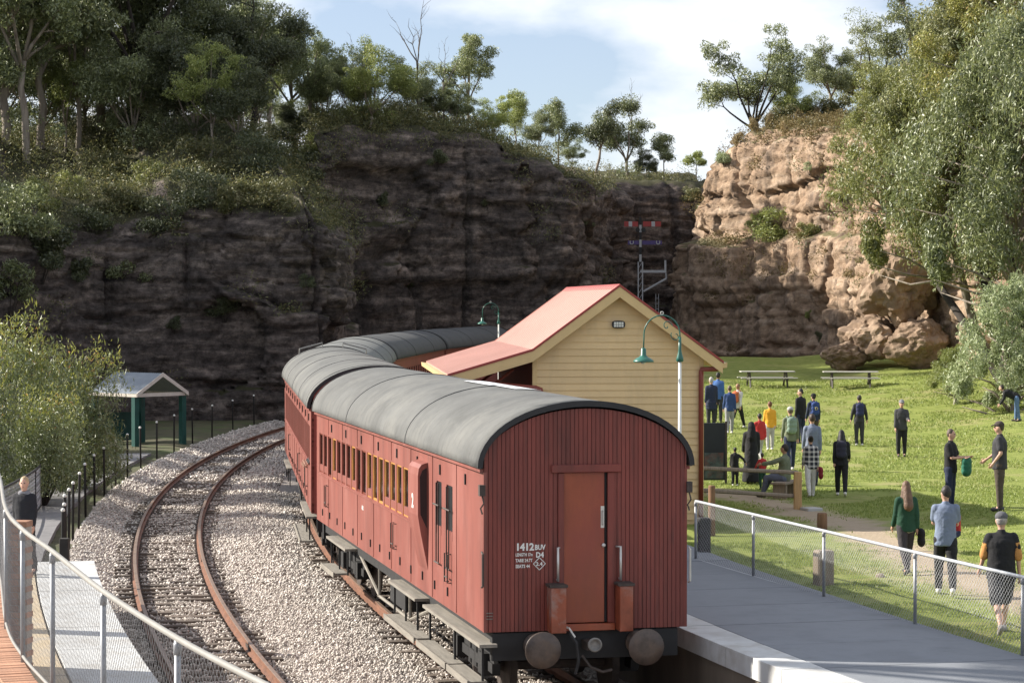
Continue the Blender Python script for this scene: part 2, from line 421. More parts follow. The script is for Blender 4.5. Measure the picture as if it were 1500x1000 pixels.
m_bark_p = mat('pale grey gum bark', (.26, .22, .18), .85, .3, 2, stretch=(3, 3, .5), col3=(.13, .10, .08), s3=1.5, bump=.3)
m_bark_d = mat('black fibrous bark', (.035, .028, .023), .95, .3, 4, stretch=(6, 6, .5), bump=.5)
m_dead = mat('dead grey branch', (.12, .10, .085), .9, .2)
# ------------------------------------------------------------------ layout of the curved line
CX, CY = 214.6, 88.0
RL, RC = 225.1, 220.7            # left track, train track
def th_of(R, Y): return math.asin((Y - CY) / R)
def arc(R, th, z=0.0): return Vector((CX - R * math.cos(th), CY + R * math.sin(th), z))
def arcY(R, Y, z=0.0): return arc(R, th_of(R, Y), z)
rng = np.random.default_rng(7)
random.seed(7)

def arc_sheet(name, R0, R1, Y0, Y1, dR, dY, zf, mat_, kind='structure'):
    """sheet between two radii; zf(x, y, R) gives height"""
    nR = max(2, int(abs(R1 - R0) / dR) + 1); nT = max(2, int((Y1 - Y0) / dY) + 1)
    Rs = np.linspace(R0, R1, nR)
    ths = np.linspace(th_of(R0, Y0), th_of(R0, Y1), nT)
    RR, TT = np.meshgrid(Rs, ths)
    X = CX - RR * np.cos(TT); Y = CY + RR * np.sin(TT); Z = zf(X, Y, RR)
    V = np.stack([X, Y, Z], -1).reshape(-1, 3)
    i = np.arange(nT - 1)[:, None] * nR + np.arange(nR - 1)[None, :]
    Q = np.stack([i, i + 1, i + nR + 1, i + nR], -1).reshape(-1, 4)
    if R1 > R0: Q = Q[:, ::-1]
    o = link(name, np_mesh(name, V, Q, [mat_], smooth=True)); tag(o, kind=kind)
    return o

# ground to the horizon
g = MB(); g.add([(-1500, -300, -.6), (1500, -300, -.6), (1500, 3000, -.6), (-1500, 3000, -.6)], [(0, 1, 2, 3)])
tag(g.build('ground', m_earth, fix=False), kind='structure')

# ---- ballast
def ballast_z(X, Y, R):
    edge = np.clip((R - 226.3) / .8, 0, 1)
    mid = np.exp(-((R - 222.9) / .7) ** 2) * .07
    return -.165 + .03 * vnoise(X * 1.3, Y * 1.3, 0, 3) - .05 + mid + .02 * vnoise(X * 4, Y * 4, 0, 9) + edge * .22
arc_sheet('ballast_bed', 227.4, 218.9, 18, 190, .35, .5, ballast_z, m_ballast)

def stones(name, parts, mat_):
    P = []; S = []
    for (R0, R1, Y0, Y1, dens, size) in parts:
        n = int(abs(R1 - R0) * (Y1 - Y0) * dens)
        R = rng.uniform(R0, R1, n); Y = rng.uniform(Y0, Y1, n)
        TH = np.arcsin((Y - CY) / RC); X = CX - R * np.cos(TH); Yv = CY + R * np.sin(TH)
        offL = np.abs(np.abs(R - RL) - .75); offC = np.abs(np.abs(R - RC) - .75)
        keep = (offL > .11) & (offC > .11)
        # sleepers stay partly bare
        for Rt in (RL, RC):
            on = (np.abs(R - Rt) < 1.22) & (np.mod(TH * Rt, .62) < .23)
            keep &= ~(on & (rng.random(n) < .48))
        X, Yv, R = X[keep], Yv[keep], R[keep]
        Z = ballast_z(X, Yv, R) + rng.uniform(.0, .05, len(X))
        P.append(np.stack([X, Yv, Z], -1)); S.append(size * rng.uniform(.55, 1.35, len(X)))
    P = np.concatenate(P); S = np.concatenate(S); n = len(P)
    q = rng.normal(size=(n, 4)); q /= np.linalg.norm(q, axis=1, keepdims=True)
    w, x, y, z = q.T
    Rm = np.stack([1 - 2 * (y * y + z * z), 2 * (x * y - z * w), 2 * (x * z + y * w), 2 * (x * y + z * w), 1 - 2 * (x * x + z * z), 2 * (y * z - x * w), 2 * (x * z - y * w), 2 * (y * z + x * w), 1 - 2 * (x * x + y * y)], -1).reshape(n, 3, 3)
    base = np.array([[1, 0, 0], [-1, 0, 0], [0, 1, 0], [0, -1, 0], [0, 0, 1], [0, 0, -1]], float)
    L = base[None] * rng.uniform(.55, 1.15, (n, 6, 1)) + rng.uniform(-.28, .28, (n, 6, 3))
    V = np.einsum('nij,nkj->nki', Rm, L) * S[:, None, None] + P[:, None, :]
    tri = np.array([[0, 2, 4], [2, 1, 4], [1, 3, 4], [3, 0, 4], [2, 0, 5], [1, 2, 5], [3, 1, 5], [0, 3, 5]])
    Q = (tri[None] + (np.arange(n) * 6)[:, None, None]).reshape(-1, 3)
    o = link(name, np_mesh(name, V.reshape(-1, 3), Q, [mat_]))
    tag(o, 'pinkish grey crushed stone ballast spread along the curved tracks', 'ballast', kind='stuff')
stones('ballast_stone', [(219.2, 227.3, 27, 48, 400, .028), (219.4, 227.3, 48, 72, 210, .036), (222.4, 227.3, 72, 112, 75, .055)], m_stone)

# ---- tracks
def make_track(name, R, Y0, Y1, label, ysleep):
    t = empty(name, (0, 0, 0)); tag(t, label, 'railway track', 'railway tracks')
    prof = [(-.07, -.152), (.07, -.152), (.07, -.138), (.012, -.115), (.012, -.045), (.036, -.035), (.036, -.004), (.028, 0.0), (-.028, 0.0), (-.036, -.004), (-.036, -.035), (-.012, -.045), (-.012, -.115), (-.07, -.138)]
    for sd in (-1, 1):
        th0, th1 = th_of(R, Y0), th_of(R, Y1); n = int((Y1 - Y0) / 1.2)
        mb = MB(); k = len(prof); vs = []; fs = []
        for i in range(n + 1):
            th = th0 + (th1 - th0) * i / n
            for (a, z) in prof: vs.append(arc(R - sd * .7525 - a, th, z))
        for i in range(n):
            for j in range(k):
                j2 = (j + 1) % k
                fs.append((i * k + j, i * k + j2, (i + 1) * k + j2, (i + 1) * k + j))
        mb.add(vs, fs)
        mb.mi = [1 if (f % k) in (6, 7, 8) else 0 for f in range(len(fs))]
        ro = mb.build('rail', [m_rail, m_railtop], t)
        # fish plates at the rail joints
        for Yj in np.arange(Y0 + 6.7, min(Y1, 70), 13.5):
            for w in (-1, 1):
                th = th_of(R, Yj); p = arc(R - sd * .7525, th, -.085); 
                Rm = Matrix.Translation(p) @ Matrix.Rotation(-th, 4, 'Z')
                jm = MB(Rm); jm.box(w * .014 if w > 0 else -.034, .034 if w > 0 else -.014, -.3, .3, -.03, .03); jm.build('fish_plate', m_iron, ro)
    sm = MB(); sm.bbox(-1.2, 1.2, -.115, .115, -.14, 0, .012); sme = sm.mesh('sleeper', m_sleeper)
    pm = MB()
    pm.box(-.12, .12, -.08, .08, 0, .012); pm.box(-.1, -.078, -.06, -.03, .01, .03); pm.box(.078, .1, .03, .06, .01, .03)
    pme = pm.mesh('chair_plate', m_iron)
    a = th_of(R, Y0) * R
    a = math.floor(a / .62) * .62
    while a < th_of(R, ysleep) * R:
        th = (a + .115) / R; p = arc(R, th, -.152 + random.uniform(-.008, .004))
        s = link('sleeper', sme, t, p, -th + random.uniform(-.012, .012))
        link('chair_plate', pme, s, (-.7525, 0, 0)); link('chair_plate', pme, s, (.7525, 0, 0))
        a += .62
    return t
make_track('railway_track', RL, 19, 112, 'rusty railway track curving away empty beside the train', 100)
make_track('railway_track', RC, 19, 165, 'railway track under the red train beside the station platform', 66)

# ---- platform blocks
def arcblock(R0, R1, th0, th1, z0, z1, ns=3, b=.006):
    mb = MB(); vs = []; fs = []
    lo, hi = min(R0, R1), max(R0, R1)
    for i in range(ns + 1):
        th = th0 + (th1 - th0) * i / ns
        vs += [arc(lo, th, z0), arc(hi, th, z0), arc(hi, th, z1 - b), arc(hi - b, th, z1), arc(lo + b, th, z1), arc(lo, th, z1 - b)]
    k = 6
    for i in range(ns):
        for j in range(k):
            j2 = (j + 1) % k
            fs.append((i * k + j, i * k + j2, (i + 1) * k + j2, (i + 1) * k + j))
    fs.append(tuple(range(k))); fs.append(tuple(ns * k + j for j in range(k - 1, -1, -1)))
    mb.add(vs, fs); return mb
def platform(name, rows, Y0, Y1, step, wallR, farR, ztop, wallmat):
    """rows: (name, R0, R1, thickness, material, rise)"""
    root = empty(name); tag(root, kind='structure')
    body = arcblock(wallR, farR, th_of(wallR, Y0), th_of(wallR, Y1), -.4, ztop - .125, 40)
    body.build('platform_wall', wallmat, root)
    n = int(round((Y1 - Y0) / step))
    for (nm, R0, R1, tk, mt, dz) in rows:
        for i in range(n):
            Ya = Y0 + (Y1 - Y0) * i / n; Yb = Y0 + (Y1 - Y0) * (i + 1) / n
            t0, t1 = th_of(wallR, Ya), th_of(wallR, Yb); gap = .011 / wallR
            arcblock(R0, R1, t0 + gap, t1 - gap, ztop - tk, ztop + dz + random.uniform(-.003, .003), 3).build(nm, mt, root)
    return root
# left platform, beside the empty track
ER = RL + 1.72
platform('left_platform', [('coping_slab', ER - .04, ER + 1.0, .2, m_coping, 0), ('safety_strip_slab', ER + 1.03, ER + 1.45, .12, m_tan, -.004), ('paving_slab', ER + 1.48, ER + 4.2, .12, m_conc_l, -.004), ('paving_slab', ER + 4.22, ER + 7.5, .12, m_conc_l, -.004)],
         17, 42.6, 2.15, ER, ER + 7.5, 1.0, m_face)
# right platform, under the station building
PR = RC - 1.78
platform('right_platform', [('coping_slab', PR + .05, PR - .52, .28, m_coping, .0), ('paving_slab', PR - .545, PR - 3.5, .12, m_concrete, -.006), ], 18, 74, 2.0, PR, PR - 3.5, 1.0, m_face)
arc_b = arcblock(PR, PR - 3.5, th_of(PR, 74.02), th_of(PR, 150), -.4, 1.0, 30)
o = arc_b.build('far_platform', m_concrete); tag(o, kind='structure')
# the platform also runs under the building
mb = MB(Matrix.Rotation(0, 4, 'Z')); 
# ramp from the platform end to the path
def sheetY(name, R0, R1, prof, mat_, thick=.25):
    mb = MB(); vs = []; fs = []
    for (Y, z) in prof:
        th = th_of(ER, Y)
        vs += [arc(R0, th, z), arc(R1, th, z), arc(R1, th, z - thick), arc(R0, th, z - thick)]
    for i in range(len(prof) - 1):
        for j in range(4): fs.append((i * 4 + j, i * 4 + (j + 1) % 4, (i + 1) * 4 + (j + 1) % 4, (i + 1) * 4 + j))
    fs += [(0, 1, 2, 3), tuple((len(prof) - 1) * 4 + j for j in (3, 2, 1, 0))]
    mb.add(vs, fs); return tag(mb.build(name, mat_), kind='structure')
sheetY('platform_ramp', ER, ER + 1.0, [(42.65, 1.0), (44.5, .62)], m_coping, .6)
sheetY('ramp_path', ER + 1.02, ER + 4.2, [(42.65, .99), (44.5, .62), (46.6, .24), (52, .17), (58, .16), (64, .16), (70, .16), (78, .16), (86, .16)], m_asphalt, .8)

# left hillside floor
def hill_z(X, Y, R):
    o = R - 227.1
    return -.04 + .12 * np.clip(o / .6, 0, 1) + np.clip((o - 8) / 12, 0, 3) ** 1.3 * 3.0 + .06 * vnoise(X * .8, Y * .8, 0, 5)
m_scrub_ground = mat('leaf litter and short grass', (.075, .07, .035), .95, .4, 1.2, col3=(.06, .085, .02), s3=.5, bump=.6, bscale=12)
arc_sheet('hillside', 227.15, 262, 44, 122, .8, 1.0, hill_z, m_scrub_ground)

# ---- lawn
def lawn_h(X, Y):
    z = np.interp(Y, [20, 36, 60, 76, 84, 95, 110, 128], [.92, .85, .76, .70, .66, 1.05, 1.85, 2.7])
    z = z + .34 * np.exp(-(((X - 11.2) / 2.4) ** 2 + ((Y - 52) / 5.0) ** 2))
    z = z + np.clip((X - 15) / 12, 0, 2) * np.clip((Y - 60) / 30, 0, 1) * 1.2
    return z + .035 * vnoise(X * .5, Y * .5, 0, 21) + .02 * vnoise(X * 1.7, Y * 1.7, 0, 22)
def lawn_hit(px, py):
    lo, hi = 25.0, 140.0
    for D in np.arange(26, 140, .1):
        z = float(lawn_h(np.array(PX(px, D)), np.array(D)))
        if PZ(py, D) <= z: return Vector((PX(px, D), D, z))
    return Vector((PX(px, 100), 100, 1))
def lawn_mat():
    m = bpy.data.materials.new('mown grass with worn dirt'); m.use_nodes = True
    nt = m.node_tree; N = nt.nodes; L = nt.links; b = N['Principled BSDF']; b.inputs['Roughness'].default_value = .95; b.inputs['Specular IOR Level'].default_value = .1
    tc = N.new('ShaderNodeTexCoord')
    def noise(s, d=7, r=.65):
        n = N.new('ShaderNodeTexNoise'); n.inputs['Scale'].default_value = s; n.inputs['Detail'].default_value = d; n.inputs['Roughness'].default_value = r
        L.new(tc.outputs['Object'], n.inputs['Vector']); return n.outputs['Fac']
    def mixc(fac, a, c):
        x = N.new('ShaderNodeMixRGB'); L.new(fac, x.inputs[0])
        for i, v in ((1, a), (2, c)):
            if isinstance(v, tuple): x.inputs[i].default_value = (*v, 1)
            else: L.new(v, x.inputs[i])
        return x.outputs[0]
    def rngm(f, a, c):
        r = N.new('ShaderNodeMapRange'); r.inputs[1].default_value = a; r.inputs[2].default_value = c; L.new(f, r.inputs[0]); return r.outputs[0]
    grass = mixc(rngm(noise(2.5), .35, .65), (.18, .225, .055), (.285, .32, .095))
    dry = mixc(rngm(noise(.35), .52, .72), grass, (.36, .32, .16))
    attr = N.new('ShaderNodeAttribute'); attr.attribute_name = 'worn'
    ad = N.new('ShaderNodeMath'); ad.operation = 'ADD'; L.new(attr.outputs['Fac'], ad.inputs[0])
    ml = N.new('ShaderNodeMath'); ml.operation = 'MULTIPLY'; ml.inputs[1].default_value = .9; L.new(noise(1.2, 9, .7), ml.inputs[0]); L.new(ml.outputs[0], ad.inputs[1])
    worn = rngm(ad.outputs[0], .78, 1.05)
    dirt = mixc(noise(5), (.36, .28, .20), (.48, .40, .30))
    L.new(mixc(worn, dry, dirt), b.inputs['Base Color'])
    n2 = noise(28, 4); bp = N.new('ShaderNodeBump'); bp.inputs['Strength'].default_value = .9; bp.inputs['Distance'].default_value = .05; L.new(n2, bp.inputs['Height']); L.new(bp.outputs[0], b.inputs['Normal'])
    return m
m_lawn = lawn_mat()
lawn = arc_sheet('lawn', RC - 5.15, RC - 52, 17, 130, .35, .45, lambda X, Y, R: lawn_h(X, Y), m_lawn)
def worn_at(X, Y):
    # trodden track from the building corner past the fence end towards the camera
    P = [(5.2, 62), (6.4, 57), (7.3, 52), (7.6, 47), (7.9, 42), (8.6, 36), (9.4, 30)]
    d = np.full(X.shape, 99.0)
    for (x0, y0), (x1, y1) in zip(P[:-1], P[1:]):
        vx, vy = x1 - x0, y1 - y0; t = np.clip(((X - x0) * vx + (Y - y0) * vy) / (vx * vx + vy * vy), 0, 1)
        d = np.minimum(d, np.hypot(X - x0 - t * vx, Y - y0 - t * vy))
    w = np.clip(1 - d / 1.7, 0, 1) * .75
    w2 = np.exp(-(((X - 8.0) / 2.8) ** 2 + ((Y - 73) / 5) ** 2)) * .4
    return np.maximum(w, w2)
V = np.empty(len(lawn.data.vertices) * 3, np.float32); lawn.data.vertices.foreach_get('co', V); V = V.reshape(-1, 3)
at_ = lawn.data.attributes.new('worn', 'FLOAT', 'POINT'); at_.data.foreach_set('value', worn_at(V[:, 0], V[:, 1]).astype(np.float32))
# grass blades
def grass(name, n_list, label):
    Vs = []
    for (X0, X1, Y0, Y1, n, h) in n_list:
        X = rng.uniform(X0, X1, n); Y = rng.uniform(Y0, Y1, n)
        o = RC - np.hypot(X - CX, Y - CY)
        keep = (o > 5.25) & (rng.random(n) > worn_at(X, Y) * 1.5) & (X < PX(1540, Y)) & (fbm(X * .7, Y * .7, 0, 77) > -.35)
        X, Y = X[keep], Y[keep]; Z = lawn_h(X, Y); k = len(X)
        a = rng.uniform(0, 6.283, k); hh = h * rng.uniform(.5, 1.4, k); w = hh * .28
        lean = rng.normal(0, .5, (k, 2)) * hh[:, None]
        p0 = np.stack([X - np.cos(a) * w, Y - np.sin(a) * w, Z - .005], -1); p1 = np.stack([X + np.cos(a) * w, Y + np.sin(a) * w, Z - .005], -1)
        p2 = np.stack([X + lean[:, 0], Y + lean[:, 1], Z + hh], -1)
        Vs.append(np.stack([p0, p1, p2], 1).reshape(-1, 3))
    V = np.concatenate(Vs); Q = np.arange(len(V)).reshape(-1, 3)
    o = link(name, np_mesh(name, V, Q, [leaf_mat('grass blade', (.17, .225, .05), (.30, .35, .095), .35, (.38, .38, .16), gloss=.03)]))
    tag(o, label, 'grass', kind='stuff')
grass('lawn_grass', [(3, 12, 30, 48, 90000, .035), (4, 14, 48, 70, 80000, .045), (4, 24, 70, 112, 90000, .07)], 'short green and straw coloured grass covering the picnic lawn')

# ------------------------------------------------------------------ cliffs
_lay = [-3.0]
_r = random.Random(11)
while _lay[-1] < 40: _lay.append(_lay[-1] + _r.choice([.35, .5, .7, .9, 1.3, 1.8]) * _r.uniform(.8, 1.2))
LAY = np.array(_lay)
LEDGE = np.array([_r.uniform(-.38, .38) for _ in LAY]); BW = np.array([_r.uniform(1.3, 5.5) for _ in LAY]); BOFF = np.array([_r.uniform(0, 9) for _ in LAY])
def cliff(name, pts, mat_, back, seed=0, batter=.1, slope=.18, depth=60, rough=1.0, step=.2, rows=90, steps=None):
    P = np.array(pts, float)
    d = np.concatenate([[0], np.cumsum(np.hypot(np.diff(P[:, 0]), np.diff(P[:, 1])))])
    s = np.arange(0, d[-1], step)
    X = np.interp(s, d, P[:, 0]); Y = np.interp(s, d, P[:, 1]); ZT = np.interp(s, d, P[:, 2]); ZB = np.interp(s, d, P[:, 3])
    k = np.ones(9) / 9
    def sm(a): return np.convolve(np.pad(a, 4, 'edge'), k, 'valid')
    X, Y = sm(X), sm(Y)
    tx = np.gradient(sm(sm(X))); ty = np.gradient(sm(sm(Y))); L = np.hypot(tx, ty) + 1e-9; nx, ny = ty / L, -tx / L
    ZT = sm(ZT) + .35 * fbm(s * .35, 0 * s, 0, seed + 5) + .25 * (_hash(np.floor(s / 2.3).astype(np.int64), np.zeros(len(s), np.int64), np.zeros(len(s), np.int64), seed) - .5)
    v = np.linspace(0, 1, rows)
    S, Vv = np.meshgrid(s, v)
    Z = ZB[None] - 1.0 + (ZT - ZB + 1.0)[None] * Vv
    zz = Z + .02 * S + .25 * fbm(S * .1, 0 * S, 0, seed + 1)
    idx = np.clip(np.searchsorted(LAY, zz) - 1, 0, len(LAY) - 2)
    bw = BW[idx]; bu = S / bw + BOFF[idx] + seed * 1.7 + .25 * vnoise(S * .6, zz * 1.2, 0, seed + 2); bi = np.floor(bu).astype(np.int64)
    blk = _hash(bi, idx.astype(np.int64), np.zeros_like(bi), seed) - .5
    fr = bu - bi; edge = np.minimum(fr, 1 - fr) * bw
    lz = np.minimum(zz - LAY[idx], LAY[idx + 1] - zz)
    crack = np.where(edge < .16, -.28, 0) * (_hash(bi, idx.astype(np.int64), np.ones_like(bi), seed) > .45) + np.where(lz < .09, -.22, 0) * (_hash(idx.astype(np.int64), np.floor(S / 7 + BOFF[idx]).astype(np.int64), np.zeros_like(bi), seed + 50) > .55)
    big = fbm(S * .09, Z * .06, 0, seed + 3, 2) * .7
    def facets(cw, ch, sd, amp, tilt):
        """angular blocks: nearest jittered cell gives a tilted plane, borders are cracks"""
        U = S / cw + .35 * vnoise(S * .25, Z * .25, 0, sd + 9); Wz = zz / ch; iu = np.floor(U).astype(np.int64); iw = np.floor(Wz).astype(np.int64)
        d1 = np.full(U.shape, 9.0); d2 = d1.copy(); h = np.zeros(U.shape)
        for a in (-1, 0, 1):
            for b in (-1, 0, 1):
                cu, cw_ = iu + a, iw + b
                pu = cu + .1 + .8 * _hash(cu, cw_, cu * 0, sd); pw = cw_ + .25 + .5 * _hash(cu, cw_, cu * 0 + 1, sd)
                du, dw = U - pu, Wz - pw; d = np.maximum(np.abs(du) * .95, np.abs(dw)) + .25 * np.hypot(du, dw)
                val = amp * (_hash(cu, cw_, cu * 0 + 2, sd) - .5) * 2 + tilt * (du * (_hash(cu, cw_, cu * 0 + 3, sd) - .5) * 2 + dw * (_hash(cu, cw_, cu * 0 + 4, sd) - .35))
                m1 = d < d1; d2 = np.where(m1, d1, np.minimum(d2, d)); h = np.where(m1, val, h); d1 = np.where(m1, d, d1)
        return h - np.where(d2 - d1 < .07, .22 * amp + .06, 0)
    coarse = facets(6.0, 3.4, seed + 60, .55, .4) + facets(2.6, 1.0, seed + 70, .20, .12) + facets(.95, .42, seed + 80, .055, .04)
    joints = -np.clip(.45 - np.abs(vnoise(S * .3, Z * .04, 0, seed + 8)) * 9, 0, .45) * 1.8
    disp = (LEDGE[idx] * .55 + coarse + np.where(lz < .08, -.16, 0) * (_hash(idx.astype(np.int64), np.floor(S / 9 + BOFF[idx]).astype(np.int64), np.zeros_like(bi), seed + 50) > .45)) * rough + big * rough + joints * rough + .05 * fbm(S * 2.3, Z * 2.9, 0, seed + 4, 2)
    disp -= batter * (Z - ZB[None])
    if steps:
        for (zs, amt) in steps: disp -= amt * np.clip((Z - zs) / .5, 0, 1)
    top = np.clip(1 - (ZT[None] - Z) / 1.1, 0, 1); disp -= top ** 2 * 1.0
    Xg = X[None] + nx[None] * disp; Yg = Y[None] + ny[None] * disp
    rowsX = [Xg]; rowsY = [Yg]; rowsZ = [Z]
    bd = np.array(back, float); bd /= np.hypot(*bd)
    dist = np.concatenate([np.array([.4, .9, 1.6, 2.4, 3.4, 4.6, 6, 8, 10.5, 13.5, 17, 21, 26, 32, 40, 50]), [depth]])
    for q in dist:
        bx = Xg[-1] + bd[0] * q; by = Yg[-1] + bd[1] * q
        rowsX.append(bx[None]); rowsY.append(by[None])
        rowsZ.append((ZT + slope * q * (1 - q / (depth * 2.2)) + .5 * fbm(bx * .25, by * .25, 0, seed + 6, 4) * min(1, q / 2))[None])
    XX = np.concatenate(rowsX); YY = np.concatenate(rowsY); ZZ = np.concatenate(rowsZ)
    nr, nc = XX.shape
    i = np.arange(nr - 1)[:, None] * nc + np.arange(nc - 1)[None, :]
    Q = np.stack([i, i + 1, i + nc + 1, i + nc], -1).reshape(-1, 4)
    sf = np.zeros(len(Q), bool)
    me = np_mesh(name, np.stack([XX, YY, ZZ], -1).reshape(-1, 3), Q, [mat_])
    o = link(name, me); tag(o, kind='structure')
    return o
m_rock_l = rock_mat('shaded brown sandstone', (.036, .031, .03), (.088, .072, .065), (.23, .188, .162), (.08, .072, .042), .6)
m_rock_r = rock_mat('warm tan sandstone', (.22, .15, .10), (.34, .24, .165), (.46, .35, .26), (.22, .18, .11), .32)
def cp(px, D, ytop, zb=-.5): return (PX(px, D), D, PZ(ytop, D), zb)
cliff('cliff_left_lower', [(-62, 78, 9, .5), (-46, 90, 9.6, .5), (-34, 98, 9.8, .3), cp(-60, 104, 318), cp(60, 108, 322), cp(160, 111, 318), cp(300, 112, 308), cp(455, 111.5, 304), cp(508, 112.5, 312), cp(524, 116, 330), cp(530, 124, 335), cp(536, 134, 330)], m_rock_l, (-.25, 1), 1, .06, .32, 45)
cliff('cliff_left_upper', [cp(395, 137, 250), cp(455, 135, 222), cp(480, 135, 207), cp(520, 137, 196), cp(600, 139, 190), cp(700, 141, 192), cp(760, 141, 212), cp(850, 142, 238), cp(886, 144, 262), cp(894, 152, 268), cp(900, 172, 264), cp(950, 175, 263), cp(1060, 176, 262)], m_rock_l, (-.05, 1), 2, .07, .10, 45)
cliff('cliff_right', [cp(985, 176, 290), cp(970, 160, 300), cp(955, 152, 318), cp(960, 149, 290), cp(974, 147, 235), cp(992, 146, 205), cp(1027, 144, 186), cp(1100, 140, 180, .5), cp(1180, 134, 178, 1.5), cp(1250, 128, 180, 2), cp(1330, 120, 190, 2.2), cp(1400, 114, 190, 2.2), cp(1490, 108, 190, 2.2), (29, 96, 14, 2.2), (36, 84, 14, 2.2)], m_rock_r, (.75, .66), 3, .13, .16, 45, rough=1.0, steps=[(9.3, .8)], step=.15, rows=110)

from mathutils.bvhtree import BVHTree
def _bvh(o):
    me = o.data; return BVHTree.FromPolygons([v.co[:] for v in me.vertices], [p.vertices[:] for p in me.polygons])
BV = {n: _bvh(bpy.data.objects[n]) for n in ('cliff_left_lower', 'cliff_left_upper', 'cliff_right')}
def topz(n):
    def f(x, y):
        h = BV[n].ray_cast(Vector((x, y, 60)), Vector((0, 0, -1)))
        return None if h[0] is None or h[1].z < .3 else h[0].z
    return f
def cam_hit(px, py, tries=30):
    """first point of rock met by the sight line through that place, looking a little lower until rock is met"""
    o = Vector((0, 0, CAMZ))
    for k in range(tries):
        d = (at(px, py + k * 2.5, 100) - o).normalized(); best = None
        for b in BV.values():
            h = b.ray_cast(o, d)
            if h[0] is not None and (best is None or h[3] < best[1]): best = (h[0], h[3])
        if best: return best[0]
    return None
def snap(px, py, D, push=0.0):
    h = cam_hit(px, py)
    if h is None: return at(px, py, D)
    if push:
        Dn = h.y + push; x = PX(px, Dn); zs = []
        for b in BV.values():
            q = b.ray_cast(Vector((x, Dn, 60)), Vector((0, 0, -1)))
            if q[0] is not None: zs.append(q[0].z)
        if zs and max(zs) > h.z - 1.5: return Vector((x, Dn, max(zs)))
    return h
# ------------------------------------------------------------------ the train
W2 = 1.44; ZB = 1.18; ZC = 3.43; ZR = 4.33; WZ0 = 2.2; WZ1 = 3.0
def text_obj(body, size, M, mat_, parent, name='lettering', bold=.004, spacing=1.0, align='LEFT', width=None):
    cu = bpy.data.curves.new(name, 'FONT'); cu.body = body; cu.size = size; cu.align_x = align; cu.offset = bold; cu.space_character = spacing; cu.resolution_u = 2
    t = bpy.data.objects.new(name, cu); COL.objects.link(t)
    dg = bpy.context.evaluated_depsgraph_get(); dg.update()
    me = bpy.data.meshes.new_from_object(t.evaluated_get(dg)); bpy.data.objects.remove(t); bpy.data.curves.remove(cu)
    if width:
        xs = [v.co.x for v in me.vertices]; k = width / (max(xs) - min(xs))
        for v in me.vertices: v.co.x *= k
    me.transform(M); me.materials.clear(); me.materials.append(mat_); me.name = name
    return link(name, me, parent)
def roof_z(x): return ZC + (ZR - ZC) * math.sqrt(max(0, 1 - (x / 1.53) ** 2))
def side_wall(L, sx, wins, wz, skip=None):
    """wall with real openings; wins (y0, y1, z0, z1) sorted by y"""
    mb = MB(); x0, x1 = (W2 - .06, W2) if sx > 0 else (-W2, -W2 + .06)
    ys = -L / 2; a, b = wz
    mb.box(x0, x1, -L / 2, L / 2, ZB, a); mb.box(x0, x1, -L / 2, L / 2, b, ZC + .04)
    for (p, q) in wins:
        if p > ys: mb.box(x0, x1, ys, p, a, b)
        ys = q
    mb.box(x0, x1, ys, L / 2, a, b)
    return mb
_wheel = {}
def bogie(parent, yc):
    b = MB()
    for sx in (-1, 1):
        x = sx * 1.02
        b.box(x - .06, x + .06, yc - 1.45, yc + 1.45, .42, .56)
        b.prism([(yc - 1.45, .56), (yc - .5, .56), (yc - .3, .32), (yc + .3, .32), (yc + .5, .56), (yc + 1.45, .56), (yc + 1.2, .75), (yc - 1.2, .75)], 'x', x - .03, x + .03)
        for dy in (-.95, .95): b.box(x - .13, x + .13, yc + dy - .17, yc + dy + .17, .34, .66)
        b.tube([(x, yc - .22, .35), (x, yc - .22, .78)], .07, 8); b.tube([(x, yc + .22, .35), (x, yc + .22, .78)], .07, 8)
    b.box(-1.0, 1.0, yc - .22, yc + .22, .6, .86)
    bo = b.build('bogie', m_black, parent)
    for dy in (-.95, .95):
        w = MB(); w.tube([(-.9, yc + dy, .46), (.9, yc + dy, .46)], .07, 8)
        for sx in (-1, 1): w.lathe([(.46, -.066), (.5, -.06), (.46, -.045), (.44, .06), (.38, .066), (.34, .03), (.12, .03), (.1, .075)], 24, (sx * .7525, yc + dy, .46), 'x')
        w.build('wheelset', m_iron, bo)
